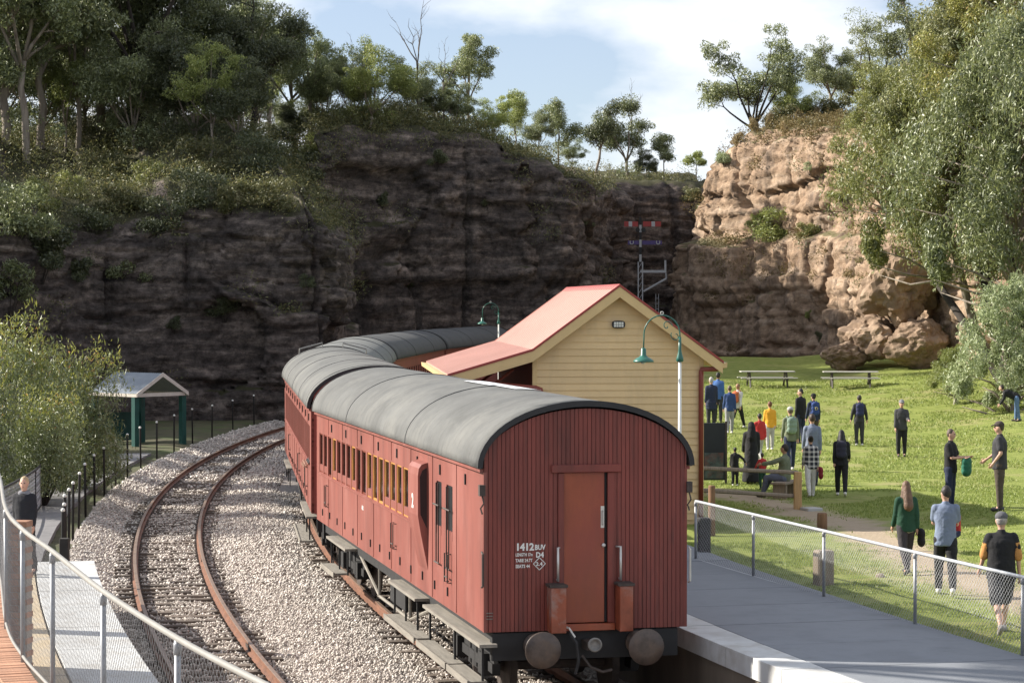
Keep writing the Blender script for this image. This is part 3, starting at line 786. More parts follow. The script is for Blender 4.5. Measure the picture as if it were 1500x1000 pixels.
def coach(Ya, L, label, near=False, roofmat=None, ribs=0, idx=0, side_l=None):
    th0 = th_of(RC, Ya); th1 = th0 + L / RC
    p0, p1 = arc(RC, th0), arc(RC, th1); c = (p0 + p1) / 2; hd = math.atan2(p1.x - p0.x, p1.y - p0.y)
    t = empty('railway_coach', c, -hd); tag(t, label, 'railway coach', 'red railway coaches of the train')
    sm = m_red_side if near or idx == 1 else m_red_far
    def Y(d): return -L / 2 + d
    if near:
        wl_ = []; pit = 11.5 / 18
        for i in range(18): y0 = Y(5.42 + i * pit); wl_.append((y0, y0 + .49))
        lug = [(Y(2.25), Y(2.72)), (Y(3.12), Y(3.52))]
        winsL = sorted(lug + wl_)
    else:
        n = int((L - 1.8) / .66); o = (L - n * .66) / 2
        wl_ = [(Y(o + i * .66 + .1), Y(o + i * .66 + .56)) for i in range(n)]; lug = []; winsL = wl_
    n2 = int((L - 2) / .9); o2 = (L - n2 * .9) / 2
    winsR = [(Y(o2 + i * .9 + .14), Y(o2 + i * .9 + .76)) for i in range(n2)]
    side_wall(L, -1, winsL, (WZ0, WZ1)).build('side_wall', sm, t)
    side_wall(L, 1, winsR, (WZ0, WZ1)).build('side_wall', m_red_far, t)
    fl = MB(); fl.box(-W2 + .07, W2 - .07, Y(.06), Y(L - .06), ZB - .02, ZB + .06); fl.box(-.03, .03, Y(.1), Y(L - .1), ZB + .06, WZ0 + .3)
    for k in range(int(L / 1.9)): yy = Y(1 + k * 1.9); fl.box(-W2 + .1, -.5, yy, yy + .08, ZB + .06, WZ0 + .35); fl.box(.5, W2 - .1, yy, yy + .08, ZB + .06, WZ0 + .35)
    fl.build('floor_and_seats', m_interior, t)
    fm = MB(); fm.box(-.02, 0, 0, .03, WZ0, WZ1); fm.box(-.02, 0, .41, .44, WZ0, WZ1); fm.box(-.02, 0, .03, .41, WZ0, WZ0 + .035); fm.box(-.02, 0, .03, .41, WZ1 - .03, WZ1)
    fm.box(-.03, .10, .435, .455, WZ0, WZ1)
    fme = fm.mesh('window', m_red_end); fma = fm.mesh('window', m_blind); fmd = fm.mesh('window', mat('dark red window timber', (.16, .035, .02), .4, .2))
    pm = MB(); pm.box(0, .004, .03, .41, WZ0 + .03, WZ1 - .03); pme = pm.mesh('pane', m_glass)
    dm = MB(); dm.box(-.03, -.01, .035, .405, WZ0 + .03, WZ0 + .16); dme = dm.mesh('lowered_sash', sm)
    bm_ = MB(); bm_.box(.03, .04, .13, .42, WZ0 + .04, WZ1); bme = [bm_.mesh('blind', m_blind), bm_.mesh('blind', m_blind_w)]
    rr = random.Random(idx + 3)
    for k, (a, b) in enumerate(wl_):
        sc = (b - a) / .44
        w = link('window', (fma if k < 8 or k % 4 == 2 else fmd) if near else fmd, t, (-W2 + .035, a, 0)); w.scale = (1, sc, 1)
        p = link('pane', pme, w, (-.005, 0, 0))
        q = rr.random()
        if near and (k < 6 or q < .2): link('blind', bme[0], w)
        elif near and q < .5: link('blind', bme[1], w)
        if q > .35 and near: link('lowered_sash', dme, w)
    for (a, b) in winsR:
        w = link('window', fme, t, (W2 - .035, b, 0)); w.scale = (1, (b - a) / .44, 1); w.rotation_euler = (0, 0, math.pi)
        link('pane', pme, w, (-.005, 0, 0))
    # panel cover strips, cornice, belt and bottom moulding
    for k in np.arange(.02, L, 1.92 if near else 1.98):
        y = Y(k)
        if all(not (a - .02 < y < b + .02) for a, b in winsL): zz_ = [(ZB + .02, ZC - .065)]
        else: zz_ = [(ZB + .02, WZ0 - .05), (WZ1 + .03, ZC - .065)]
        for (za, zb) in zz_: box_obj('panel_strip', sm, t, -W2 - .009, -W2, y - .014, y + .014, za, zb)
    for sx in (-1, 1):
        cn = MB(); cn.box(sx * W2 if sx > 0 else -W2 - .055, W2 + .055 if sx > 0 else -W2, Y(.0), Y(L), ZC - .06, ZC - .015)
        cn.build('cornice', sm if sx < 0 else m_red_far, t)
        sl = MB(); sl.box(sx * W2 if sx > 0 else -W2 - .028, W2 + .028 if sx > 0 else -W2, winsL[0][0] - .05 if not near else wl_[0][0] - .04, winsL[-1][1] + .05, WZ0 - .045, WZ0 - .012)
        sl.build('waist_moulding', sm if sx < 0 else m_red_far, t)
    if near or idx == 1:
        vm = MB(); vm.box(-W2 - .022, -W2, -.02, .02, 0, .15); vme = vm.mesh('ventilator', m_black)
        for k in range(8 if near else 12): link('ventilator', vme, t, (0, Y(1.25 + k * 1.95), ZC - .32))
        hm = MB(); hm.box(-W2 - .02, -W2, -.018, .018, 0, .13); hme = hm.mesh('catch', m_black)
        for k in range(14):
            link('catch', hme, t, (0, Y(2.6 + k * 1.05), ZB + .16 + (.0 if k % 2 else .02)))
        for k in (1.6, 7.2, 15.4):
            gh = MB()
            for dy in (0, .22): gh.tube([(-W2, dy, 0), (-W2 - .06, dy, .0), (-W2 - .06, dy, .42), (-W2, dy, .42)], .011, 6)
            gh.tube([(-W2 - .06, 0, .08), (-W2 - .06, .22, .08)], .011, 6)
            gh.build('side_ladder', m_iron, t, (0, Y(k + (.0 if k > 2 else .75)), WZ0 - .62))
    # roof: a thin curved shell
    n = 26; prof = [(1.53 * math.cos(math.pi * k / n), (ZR - ZC) * math.sin(math.pi * k / n) ** 1.0) for k in range(n + 1)]
    segs = 34; vs = []; fs = []
    ys = np.linspace(Y(-.07), Y(L + .07), segs + 1)
    for j, y in enumerate(ys):
        for i, (x, z) in enumerate(prof):
            w = .006 * mnoise.noise(Vector((x * 2, y * 1.1, idx * 9.0)))
            vs.append((x, y, ZC + z + w))
    m = n + 1
    for j in range(segs):
        for i in range(n): fs.append((j * m + i, j * m + i + 1, (j + 1) * m + i + 1, (j + 1) * m + i))
    base = len(vs)
    for j, y in enumerate(ys):
        for i, (x, z) in enumerate(prof): vs.append((x * .975, y, ZC + z * .955 - .012))
    for j in range(segs):
        for i in range(n): fs.append((base + j * m + i, base + (j + 1) * m + i, base + (j + 1) * m + i + 1, base + j * m + i + 1))
        for i in (0, n): fs.append((j * m + i, base + j * m + i, base + (j + 1) * m + i, (j + 1) * m + i))
    for j in (0, segs):
        for i in range(n): fs.append((j * m + i, j * m + i + 1, base + j * m + i + 1, base + j * m + i))
    rb = MB(); rb.smooth = True; rb.add(vs, fs)
    ro = rb.build('roof', roofmat or m_roof, t)
    for ye in (Y(-.085), Y(L + .045)):
        em = MB()
        outer = [(1.542 * math.cos(math.pi * k / n), ZC + (ZR - ZC + .012) * math.sin(math.pi * k / n)) for k in range(n + 1)]
        inner = [(1.47 * math.cos(math.pi * k / n), ZC - .0 + (ZR - ZC - .07) * math.sin(math.pi * k / n)) for k in range(n + 1)]
        for k in range(n): em.prism([outer[k], outer[k + 1], inner[k + 1], inner[k]], 'y', ye, ye + .035)
        em.build('roof_rim', m_trim_dark, ro)
    for k in ([.34, .72] if not ribs else np.linspace(.04, .96, ribs)):
        rm = MB(); y = Y(L * k)
        rm.tube([(1.531 * math.cos(math.pi * i / n), y, ZC + (ZR - ZC + .004) * math.sin(math.pi * i / n)) for i in range(n + 1)], .011 if not ribs else .006, 5)
        rm.build('roof_seam', m_roof_dark if not roofmat else m_trim_dark, ro)
    if near:
        for (a, b, x0, x1) in ((4.3, 5.9, -.05, .38), (6.05, 8.2, -.1, .36)):
            pt = MB(); k = 8; vs = []; fs = []
            for y in (Y(a), Y(b)):
                for i in range(k + 1): x = x0 + (x1 - x0) * i / k; vs.append((x, y, roof_z(x) + .016))
            for i in range(k): fs.append((i, i + 1, k + 2 + i, k + 1 + i))
            pt.add(vs, fs); po = pt.build('roof_patch', m_patch, ro, fix=False)
    if idx == 1:
        for (a, s_) in ((.97, 1), (.99, -1)):
            hm = MB(); y = Y(L * a); hm.tube([(s_ * .3, y, roof_z(.3)), (s_ * .3, y, roof_z(.3) + .14), (s_ * 1.0, y - .1, roof_z(1.0) + .16), (s_ * 1.0, y - .1, roof_z(1.0))], .025, 6)
            hm.build('roof_grab_rail', m_railw, ro)
    # underframe
    uf = MB(); uf.box(-1.28, -1.2, Y(.05), Y(L - .05), ZB - .26, ZB - .001); uf.box(1.2, 1.28, Y(.05), Y(L - .05), ZB - .26, ZB - .001)
    for k in range(9): y = Y(.7 + (L - 1.4) * k / 8); uf.box(-1.2, 1.2, y - .05, y + .05, ZB - .22, ZB - .03)
    uf.build('underframe', m_black, t)
    for k, e in enumerate((Y(.0), Y(L))):
        s_ = -1 if k == 0 else 1
        hb = MB(); hb.box(-1.32, 1.32, min(e, e - s_ * .16), max(e, e - s_ * .16), ZB - .40, ZB - .02)
        hb.build('headstock', m_black, t)
        if near or k == 0 or idx < 2:
            for x in (-.725, .725):
                bf = MB(); bf.smooth = True
                bf.lathe([(.16, 0), (.16, .04), (.10, .05), (.095, .3), (.07, .31), (.07, .46), (.10, .49), (.245, .5), (.252, .515), (.247, .532), (.12, .545), (.02, .548)], 32, (x, e, .985), 'y')
                if s_ > 0: bf.v = [(v[0], 2 * e - v[1], v[2]) for v in bf.v]
                bf.build('buffer', m_buffer if near else m_iron, t)
            dc = MB(); dc.box(-.06, .06, min(e, e + s_ * .3), max(e, e + s_ * .3), .93, 1.05)
            dc.build('draw_hook', m_iron, t)
    bogie(t, Y(2.6)); bogie(t, Y(L - 2.6))
    tr = MB()
    for sx in (-1, 1):
        x = sx * 1.24
        tr.tube([(x, Y(4.4), ZB - .2), (x, Y(L / 2 - 1.6), .42), (x, Y(L / 2 + 1.6), .42), (x, Y(L - 4.4), ZB - .2)], .028, 6)
        for d in (-1.6, 1.6): tr.tube([(x, Y(L / 2 + d), .42), (x, Y(L / 2 + d), ZB - .1)], .03, 6)
    tr.build('truss_rod', m_foot if near else m_black, t)
    if near or idx == 1:
        segs_ = [(-.1, 4.3), (5.0, 7.6), (12.6, 15.2)] if near else [(1.0, 5), (16, 20)]
        for (a, b) in segs_:
            f1 = MB(); f1.box(-1.52, -1.27, Y(a), Y(b), ZB - .20, ZB - .155); f1.build('upper_footboard', m_foot, t)
            for y in np.linspace(Y(a + .2), Y(b - .2), 3): box_obj('footboard_bracket', m_black, t, -1.45, -1.42, y - .02, y + .02, .5, ZB - .2)
        for (a, b) in ([(.05, 1.6), (1.7, 4.1), (4.3, 7.2), (13.2, 15.0)] if near else [(1, 5)]):
            f2 = MB(); f2.box(-1.64, -1.38, Y(a), Y(b), .46, .50); f2.box(-1.66, -1.64, Y(a), Y(b), .42, .515); f2.build('lower_footboard', m_foot, t)
        bx = MB(); bx.bbox(-1.2, -.7, Y(L / 2 - .9), Y(L / 2 + .7), .45, .95, .02); bx.build('battery_box', m_black, t)
    # ends
    if not near:
        for k in (0, 1):
            y0 = Y(.0) if k == 0 else Y(L - .05)
            em = MB(); em.prism([(-W2 + .01, ZB)] + [(-W2 + .01, ZC)] + [(x, roof_z(x) - .08) for x in np.linspace(-W2 + .06, W2 - .06, 17)] + [(W2 - .01, ZC), (W2 - .01, ZB)], 'y', y0, y0 + .05)
            em.build('end_wall', m_red_far, t)
        bl = MB()
        for k in range(7): bl.box(-.5 - .02 * (k % 2), .5 + .02 * (k % 2), Y(-.06 * k - .05), Y(-.06 * k), 1.2, 3.2)
        bl.build('gangway_bellows', m_black, t)
    return t, Y
near_c, NY = coach(32.4, 17.2, 'red boarded railway coach numbered 1412 with a door in its end, last of the train', True, idx=0)
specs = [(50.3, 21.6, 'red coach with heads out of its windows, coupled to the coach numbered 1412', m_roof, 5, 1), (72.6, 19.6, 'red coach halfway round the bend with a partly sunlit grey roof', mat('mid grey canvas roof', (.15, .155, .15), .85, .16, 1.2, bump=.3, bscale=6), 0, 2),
         (92.8, 20.2, 'red coach under the shaded cliff with a shade darkened roof, partly behind the station awning', m_roof_dark, 0, 3), (113.6, 20.2, 'farthest visible coach with a shade darkened roof passing behind the station roof', m_roof_dark, 0, 4)]
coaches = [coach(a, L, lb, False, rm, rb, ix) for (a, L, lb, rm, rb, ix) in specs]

# ---- boarded end of the near coach
e0 = NY(0)
t = near_c
xs = np.arange(-W2, W2 - .001, .0606)
for k, x in enumerate(xs):
    x1 = min(x + .0606, W2)
    if x1 - x < .02: continue
    cxm = (x + x1) / 2
    segs_ = [(ZB, None)]
    if -.335 < cxm < .345: segs_ = [(3.36, None)]
    for (za, _) in segs_:
        def top(xx): return roof_z(min(max(xx, -1.43), 1.43)) - .10
        g = .0035
        mb = MB(); mb.prism([(x + g, za), (x1 - g, za), (x1 - g, top(x1)), (x + g, top(x))], 'y', e0 - .028 - (.002 if k % 3 else 0), e0)
        mb.build('end_board', m_red_end, t)
bk = MB(); bk.prism([(-W2 + .004, ZB), (-.335, ZB), (-.335, 3.36), (.345, 3.36), (.345, ZB), (W2 - .004, ZB), (W2 - .004, ZC)] + [(x, roof_z(x) - .1) for x in np.linspace(W2 - .05, -W2 + .05, 19)] + [(-W2 + .004, ZC)], 'y', e0 + .002, e0 + .05); bk.build('end_backing', m_black, t)
ce = MB(); ce.prism([(-W2, ZB), (W2, ZB), (W2, ZC)] + [(x, roof_z(x) - .1) for x in np.linspace(W2 - .05, -W2 + .05, 19)] + [(-W2, ZC)], 'y', NY(17.15), NY(17.2)); ce.build('end_wall', m_red_far, t)
box_obj('corner_post', m_red_side, t, -W2 - .006, -W2 + .035, e0 - .034, e0 + .02, ZB, ZC - .06)
box_obj('corner_post', m_red_end, t, W2 - .035, W2 + .006, e0 - .034, e0 + .02, ZB, ZC - .06)
door = box_obj('door', m_red_door, t, -.315, .262, e0 - .012, e0 + .02, 1.275, 3.345, .004)
box_obj('door_gap_shade', m_black, t, .263, .30, e0 + .006, e0 + .03, 1.275, 3.345)  # black strip standing for the shade inside the ajar door's gap
hd_ = MB(); hd_.tube([(.235, e0 - .015, 2.62), (.235, e0 - .05, 2.64), (.235, e0 - .05, 2.80), (.235, e0 - .015, 2.82)], .010, 6); hd_.box(.21, .26, e0 - .016, e0 - .01, 2.58, 2.88); hd_.build('handle', m_steel, door)
kb = MB(); kb.sphere((.245, e0 - .035, 2.34), .03, 10, 6); kb.build('lock', m_steel, door)
box_obj('door_frame', m_red_end, t, -.40, -.318, e0 - .05, e0 + .0, ZB + .09, 3.345, .006)
box_obj('door_frame', m_red_end, t, .302, .40, e0 - .05, e0 + .0, ZB + .09, 3.345, .006)
box_obj('door_lintel', m_red_end, t, -.50, .49, e0 - .075, e0 - .001, 3.35, 3.46, .01)
box_obj('door_sill', m_red_door, t, -.40, .40, e0 - .085, e0 - .0, ZB - .01, ZB + .085, .006)
for x0, x1, l in ((-.56, -.345, 0), (.41, .60, 1)):
    b = box_obj('step_box', m_red_box, t, x0, x1, e0 - .30, e0 - .03, ZB - .005, 1.80, .008)
    box_obj('box_lid', m_iron, b, x0 - .02, x1 + .02, e0 - .31, e0 - .028, 1.80, 1.835)
for x, z0, z1, dx in ((-.42, 1.86, 2.33, 1), (.47, 1.86, 2.33, -1)):
    h = MB(); h.smooth = True
    h.tube([(x, e0 - .11, z0), (x, e0 - .11, z1)], .018, 8); h.tube([(x, e0 - .02, z0 + .02), (x, e0 - .11, z0 + .02)], .014, 6); h.tube([(x + .05 * dx, e0 - .02, z1 - .01), (x, e0 - .11, z1 - .01)], .014, 6)
    h.build('handrail', m_steel, t)
for x in (-W2 - .03, W2 + .035):
    h = MB(); h.tube([(x, e0 - .02, 1.80), (x, e0 - .09, 1.82), (x, e0 - .09, 2.26), (x, e0 - .02, 2.28)], .016, 8); h.build('corner_handrail', m_steel if x > 0 else m_iron, t)
    lm = MB(); lm.box(x - .04, x + .04, e0 - .07, e0 + .03, 3.05, 3.2); lm.tube([(x, e0 - .04, 3.05), (x + .02, e0 - .06, 2.95), (x - .02, e0 - .03, 2.88), (x, e0 - .05, 2.8)], .012, 5); lm.build('lamp_bracket', m_iron, t)
tp = MB(); tp.box(-W2 + .03, -W2 + .12, e0 - .05, e0 - .03, 1.36, 1.37); tp.box(-W2 + .03, -W2 + .12, e0 - .05, e0 - .03, 1.40, 1.41); tp.box(-W2 + .03, -W2 + .12, e0 - .05, e0 - .03, 1.44, 1.45); tp.build('end_step_rung', m_foot, t)
def EM(x, z): return Matrix.Translation((x, e0 - .034, z)) @ Matrix.Rotation(math.pi / 2, 4, 'X')
text_obj('1412', .135, EM(-1.0, 2.295), m_white, t, width=.24, bold=.006)
text_obj('BUV', .095, EM(-.73, 2.30), m_white, t, width=.15, bold=.004)
text_obj('LENGTH 17m', .06, EM(-1.0, 2.215), m_white, t, width=.24, bold=.002)
text_obj('D4', .10, EM(-.715, 2.195), m_white, t, width=.11, bold=.004)
text_obj('TARE 24.7T', .062, EM(-1.0, 2.135), m_white, t, width=.24, bold=.002)
text_obj('SEATS 44', .062, EM(-1.0, 2.055), m_white, t, width=.20, bold=.002)
dmn = MB(); c_ = (-.665, 2.105)
for k in range(4):
    q = [(0, .085), (.085, 0), (0, -.085), (-.085, 0)]; a = q[k]; b = q[(k + 1) % 4]
    dmn.tube([(c_[0] + a[0], e0 - .036, c_[1] + a[1]), (c_[0] + b[0], e0 - .036, c_[1] + b[1])], .006, 4)
dmn.build('diamond_mark', m_white, t)
text_obj('2.4', .07, EM(-.715, 2.08), m_white, t, width=.095, bold=.002)
# couplings and hoses
cp_ = MB(); cp_.smooth = True
cp_.lathe([(.04, .0), (.045, .10), (.07, .12), (.095, .15), (.10, .19), (.075, .2), (.07, .17), (.02, .165)], 20, (.03, e0 - .22, 1.02), 'y'); cp_.build('coupling_head', mat('worn pale steel', (.20, .19, .175), .5, .3, 6), t)
hs = MB(); hs.tube([(-.30, e0 - .02, 1.16), (-.26, e0 - .16, 1.15), (-.18, e0 - .22, 1.02), (-.16, e0 - .24, .78), (-.2, e0 - .22, .6)], .024, 8); hs.build('brake_hose', m_trim_dark, t)
hs = MB(); hs.tube([(-.34, e0 - .05, 1.24), (-.27, e0 - .14, 1.22), (-.2, e0 - .2, 1.10)], .014, 6); hs.build('pale_cable', m_white, t)
ch = MB(); ch.tube([(-.1, e0 - .2, .85), (0, e0 - .26, .7), (.18, e0 - .24, .62), (.32, e0 - .2, .64)], .02, 6); ch.build('coupling_chain', m_iron, t)
# guard's lookout and baggage window bars
lk = MB(); ya, yb = NY(4.25), NY(5.12)
prof = [(-W2, 1.55), (-W2 - .04, 1.75), (-W2 - .12, 2.15), (-W2 - .16, 2.4), (-W2 - .16, 3.02), (-W2 - .145, 3.13), (-W2 - .10, 3.19), (-W2, 3.22)]
lk.prism([(z[0], z[1]) for z in prof], 'y', ya, yb); lo = lk.build('guard_lookout', m_red_side, t)
li = MB(); li.prism([(-W2 - .02, 2.2), (-W2 - .12, 2.42), (-W2 - .13, 3.0), (-W2 - .09, 3.1), (-W2 - .02, 3.14)], 'y', ya - .006, ya - .002); li.build('lookout_shade_face', m_sign, lo)  # dark sheet that paints shade onto the lookout's near face
def SM(y, z, off=.004): return Matrix.Translation((-W2 - off, y, z)) @ Matrix.Rotation(-math.pi / 2, 4, 'Z') @ Matrix.Rotation(math.pi / 2, 4, 'X')
text_obj('2', .30, SM(NY(4.78), 2.5, .164), m_white, t, bold=.012)
text_obj('1412', .10, SM(NY(11.0), 1.92), m_white, t, bold=.006)
bar = MB()
for (a, b) in ((NY(2.25), NY(2.72)), (NY(3.12), NY(3.52))):
    w = MB(); w.box(-W2 + .02, -W2 + .03, a, b, WZ0 + .05, WZ1); pw = w.build('baggage_window', m_sign, t)
    box_obj('lowered_sash', m_red_side, t, -W2 + .0, -W2 + .018, a + .02, b - .02, WZ0, WZ0 + .13)
    bb = MB(); m_ = (a + b) / 2
    for yy in (m_ - .09, m_ + .09): bb.tube([(-W2 - .03, yy, WZ0 - .42), (-W2 - .03, yy, WZ1 - .02)], .011, 6)
    bb.tube([(-W2 - .05, a - .02, WZ0 + .45), (-W2 - .05, b + .02, WZ0 + .45)], .014, 6); bb.tube([(-W2 - .04, m_ - .2, WZ0 - .42), (-W2 - .04, m_ + .2, WZ0 - .42)], .012, 6)
    bb.build('door_handrail', m_iron, t)

# ------------------------------------------------------------------ station building
B = empty('station_building', (PX(905.5, 52), 52, 0), math.radians(4.5))
tag(B, 'cream weatherboard station building with pale red gabled roof and platform awning', 'building')
HW = 1.86; BL = 11.0; RZ = 6.06; SL = .735
def und(x): return RZ - .10 - SL * abs(x)
z = .86; k = 0
while z < 5.86:
    z1 = min(z + .152, 5.9); xa = min(HW, (RZ - .1 - z) / SL); xb = min(HW, max(.001, (RZ - .1 - z1) / SL))
    mb = MB(); mb.add([(-xa, -.034, z), (xa, -.034, z), (xb, -.012, z1 + .01), (-xb, -.012, z1 + .01), (-xa, 0, z), (xa, 0, z), (xb, 0, z1 + .01), (-xb, 0, z1 + .01)], [(0, 1, 2, 3), (4, 7, 6, 5), (0, 4, 5, 1), (1, 5, 6, 2), (2, 6, 7, 3), (3, 7, 4, 0)])
    mb.build('weatherboard', m_cream, B); z = z1; k += 1
wb = MB(); wb.add([(HW + .034, 0, 0), (HW + .034, BL, 0), (HW + .012, BL, .162), (HW + .012, 0, .162), (HW, 0, 0), (HW, BL, 0), (HW, BL, .162), (HW, 0, .162)], [(0, 1, 2, 3), (4, 7, 6, 5), (0, 4, 5, 1), (1, 5, 6, 2), (2, 6, 7, 3), (3, 7, 4, 0)])
wme = wb.mesh('weatherboard', m_cream)
for k in range(24): link('weatherboard', wme, B, (0, 0, .86 + .152 * k))
gb = MB(); gb.prism([(-HW, .5), (HW, .5), (HW, und(HW)), (0, und(0)), (-HW, und(HW))], 'y', .002, .08); gb.prism([(-HW, .5), (HW, .5), (HW, und(HW)), (0, und(0)), (-HW, und(HW))], 'y', BL - .08, BL - .002)
gb.box(HW - .08, HW - .002, .08, BL - .08, .5, und(HW)); gb.build('wall_lining', m_cream, B)
for x in (-HW, HW): box_obj('corner_board', m_fascia, B, x - .05, x + .05, -.05, .05, .86, und(HW) - .01, .006)
# platform side wall: dark red boards with openings
pw = MB()
pw.box(-HW + .0, -HW + .08, .1, 1.2, .5, 4.45); pw.box(-HW, -HW + .08, 1.2, 2.2, 3.2, 4.45); pw.box(-HW, -HW + .08, 2.2, 3.6, .5, 4.45); pw.box(-HW, -HW + .08, 3.6, 5.0, .5, 1.9); pw.box(-HW, -HW + .08, 3.6, 5.0, 3.2, 4.45); pw.box(-HW, -HW + .08, 5.0, 6.6, .5, 4.45); pw.box(-HW, -HW + .08, 6.6, 7.6, 3.2, 4.45); pw.box(-HW, -HW + .08, 7.6, BL - .1, .5, 4.45)
pw.build('platform_wall', m_shade_wall, B)
for ya_, yb_ in ((1.2, 2.2), (6.6, 7.6)): box_obj('door', m_shade_wall, B, -HW + .02, -HW + .05, ya_, yb_, .9, 3.2)
wd = box_obj('window', m_glass, B, -HW + .03, -HW + .04, 3.6, 5.0, 1.9, 3.2); box_obj('window_bar', m_fascia, wd, -HW - .01, -HW + .05, 4.28, 4.32, 1.9, 3.2)
# roof: two pitched sheets and a flatter awning, ridge cap, barge boards
y0r, y1r = -.28, BL + .28
def roofsheet(name, xa, za, xb, zb):
    mb = MB(); n = max(2, int((y1r - y0r) / .1)); vs = []; fs = []
    dx, dz = xb - xa, zb - za; ln = math.hypot(dx, dz); nx_, nz_ = -dz / ln, dx / ln
    if nz_ < 0: nx_, nz_ = -nx_, -nz_
    ys = []
    y = y0r
    while y < y1r - .001:
        for f, h in ((0, 0), (.40, 0), (.43, .022), (.57, .022), (.60, 0)): ys.append((min(y + f * .5, y1r), h))
        y += .5
    ys.append((y1r, 0))
    for (y, h) in ys:
        vs += [(xa + nx_ * h, y, za + nz_ * h), (xb + nx_ * h, y, zb + nz_ * h), (xb - nx_ * .05, y, zb - nz_ * .05), (xa - nx_ * .05, y, za - nz_ * .05)]
    for i in range(len(ys) - 1):
        for j in range(4): fs.append((i * 4 + j, i * 4 + (j + 1) % 4, i * 4 + 4 + (j + 1) % 4, i * 4 + 4 + j))
    fs += [(0, 1, 2, 3), tuple(len(vs) - 4 + j for j in (3, 2, 1, 0))]
    mb.add(vs, fs); return mb.build(name, m_tin, B)
xr, zr = 2.29, RZ - SL * 2.29
xk, zk = -1.92, RZ - SL * 1.92
xa_, za_ = -3.78, 4.10
roofsheet('roof_sheet', .0, RZ, xr, zr); roofsheet('roof_sheet', -.0, RZ, xk, zk); roofsheet('awning_sheet', xk, zk - .005, xa_, za_)
rc = MB(); rc.prism([(-.12, RZ - .07), (0, RZ + .035), (.12, RZ - .07), (0, RZ + .0)], 'y', y0r - .01, y1r + .01); rc.build('ridge_cap', m_tin_edge, B)
def barge(name, pts, w, ya, yb, mt):
    mb = MB()
    for (x0, z0), (x1, z1) in zip(pts[:-1], pts[1:]): mb.prism([(x0, z0), (x1, z1), (x1, z1 - w), (x0, z0 - w)], 'y', ya, yb)
    return mb.build(name, mt, B)
barge('barge_board', [(xr, zr - .03), (0, RZ - .03)], .23, y0r - .035, y0r - .002, m_fascia)
barge('barge_board', [(0, RZ - .03), (xk, zk - .03), (xa_, za_ - .03)], .23, y0r - .037, y0r - .002, m_fascia)
barge('flashing', [(xr + .02, zr + .02), (0, RZ + .03)], .055, y0r - .05, y0r + .05, m_tin_edge)
barge('flashing', [(0, RZ + .03), (xk, zk + .024), (xa_ - .02, za_ + .02)], .055, y0r - .052, y0r + .05, m_tin_edge)
barge('barge_board', [(xr, zr - .03), (0, RZ - .03), (xk, zk - .03), (xa_, za_ - .03)], .23, y1r + .002, y1r + .035, m_fascia)
sf = MB(); sf.prism([(xr - .02, zr - .09), (HW, und(HW) - .02), (HW, und(HW) - .06), (xr - .02, zr - .14)], 'y', y0r, y1r); sf.prism([(xa_, za_ - .09), (xk, zk - .09), (xk, zk - .13), (xa_, za_ - .13)], 'y', y0r, y1r); sf.build('soffit', m_fascia, B)
gu = MB(); gu.prism([(xa_ - .13, za_ - .01), (xa_ - .12, za_ - .11), (xa_ - .03, za_ - .12), (xa_ - .0, za_ - .03)], 'y', y0r, y1r); gu.build('awning_gutter', m_fascia, B)
gu = MB(); gu.prism([(xr, zr - .03), (xr + .0, zr - .14), (xr + .1, zr - .13), (xr + .11, zr - .02)], 'y', y0r, y1r); gu.build('gutter', m_fascia, B)
pp = MB(); pp.smooth = True; pp.tube([(xr + .03, -.22, zr - .1), (xr - .1, -.22, zr - .16), (xr - .45, -.10, zr - .17), (HW - .02, -.10, zr - .22), (HW - .02, -.10, zr - .40), (HW - .02, -.10, .9)], .055, 10); pp.build('downpipe', m_pipe, B)
pp = MB(); pp.smooth = True; pp.tube([(xa_ + .55, -.16, 3.93), (-HW + .02, -.16, 3.80), (-HW + .12, -.14, 3.77), (-HW + .14, -.14, 3.65), (-HW + .14, -.14, .9)], .06, 10); pp.build('downpipe', m_pipe, B)
pp = MB(); pp.tube([(xa_ + .55, -.22, 3.84), (-2.6, -.22, 3.72), (-HW - .05, -.22, 3.68)], .025, 8); pp.build('conduit', m_white, B)
for y in (.3, 3.6, 7.0, 10.6):
    p = box_obj('awning_post', m_fascia, B, -3.45, -3.35, y - .05, y + .05, .9, 4.12)
    b = MB(); b.tube([(-3.38, y, 3.3), (-2.9, y, 3.75), (-2.3, y, 4.2)], .035, 6); b.build('awning_bracket', m_shade_wall, p)
bl = MB(); bl.smooth = False
ov = [(.145 * math.copysign(abs(math.cos(a)) ** .6, math.cos(a)), .085 * math.copysign(abs(math.sin(a)) ** .6, math.sin(a))) for a in np.linspace(0, 2 * math.pi, 24, endpoint=False)]
bl.prism([(x, 5.2 + q) for x, q in ov], 'y', -.10, -.03); bo = bl.build('bulkhead_light', m_trim_dark, B)
gl = MB()
for i in range(4):
    for j in range(2): gl.box(-.105 + i * .055, -.06 + i * .055, -.108, -.099, 5.145 + j * .058, 5.195 + j * .058)
gl.build('light_lens', m_white, bo)

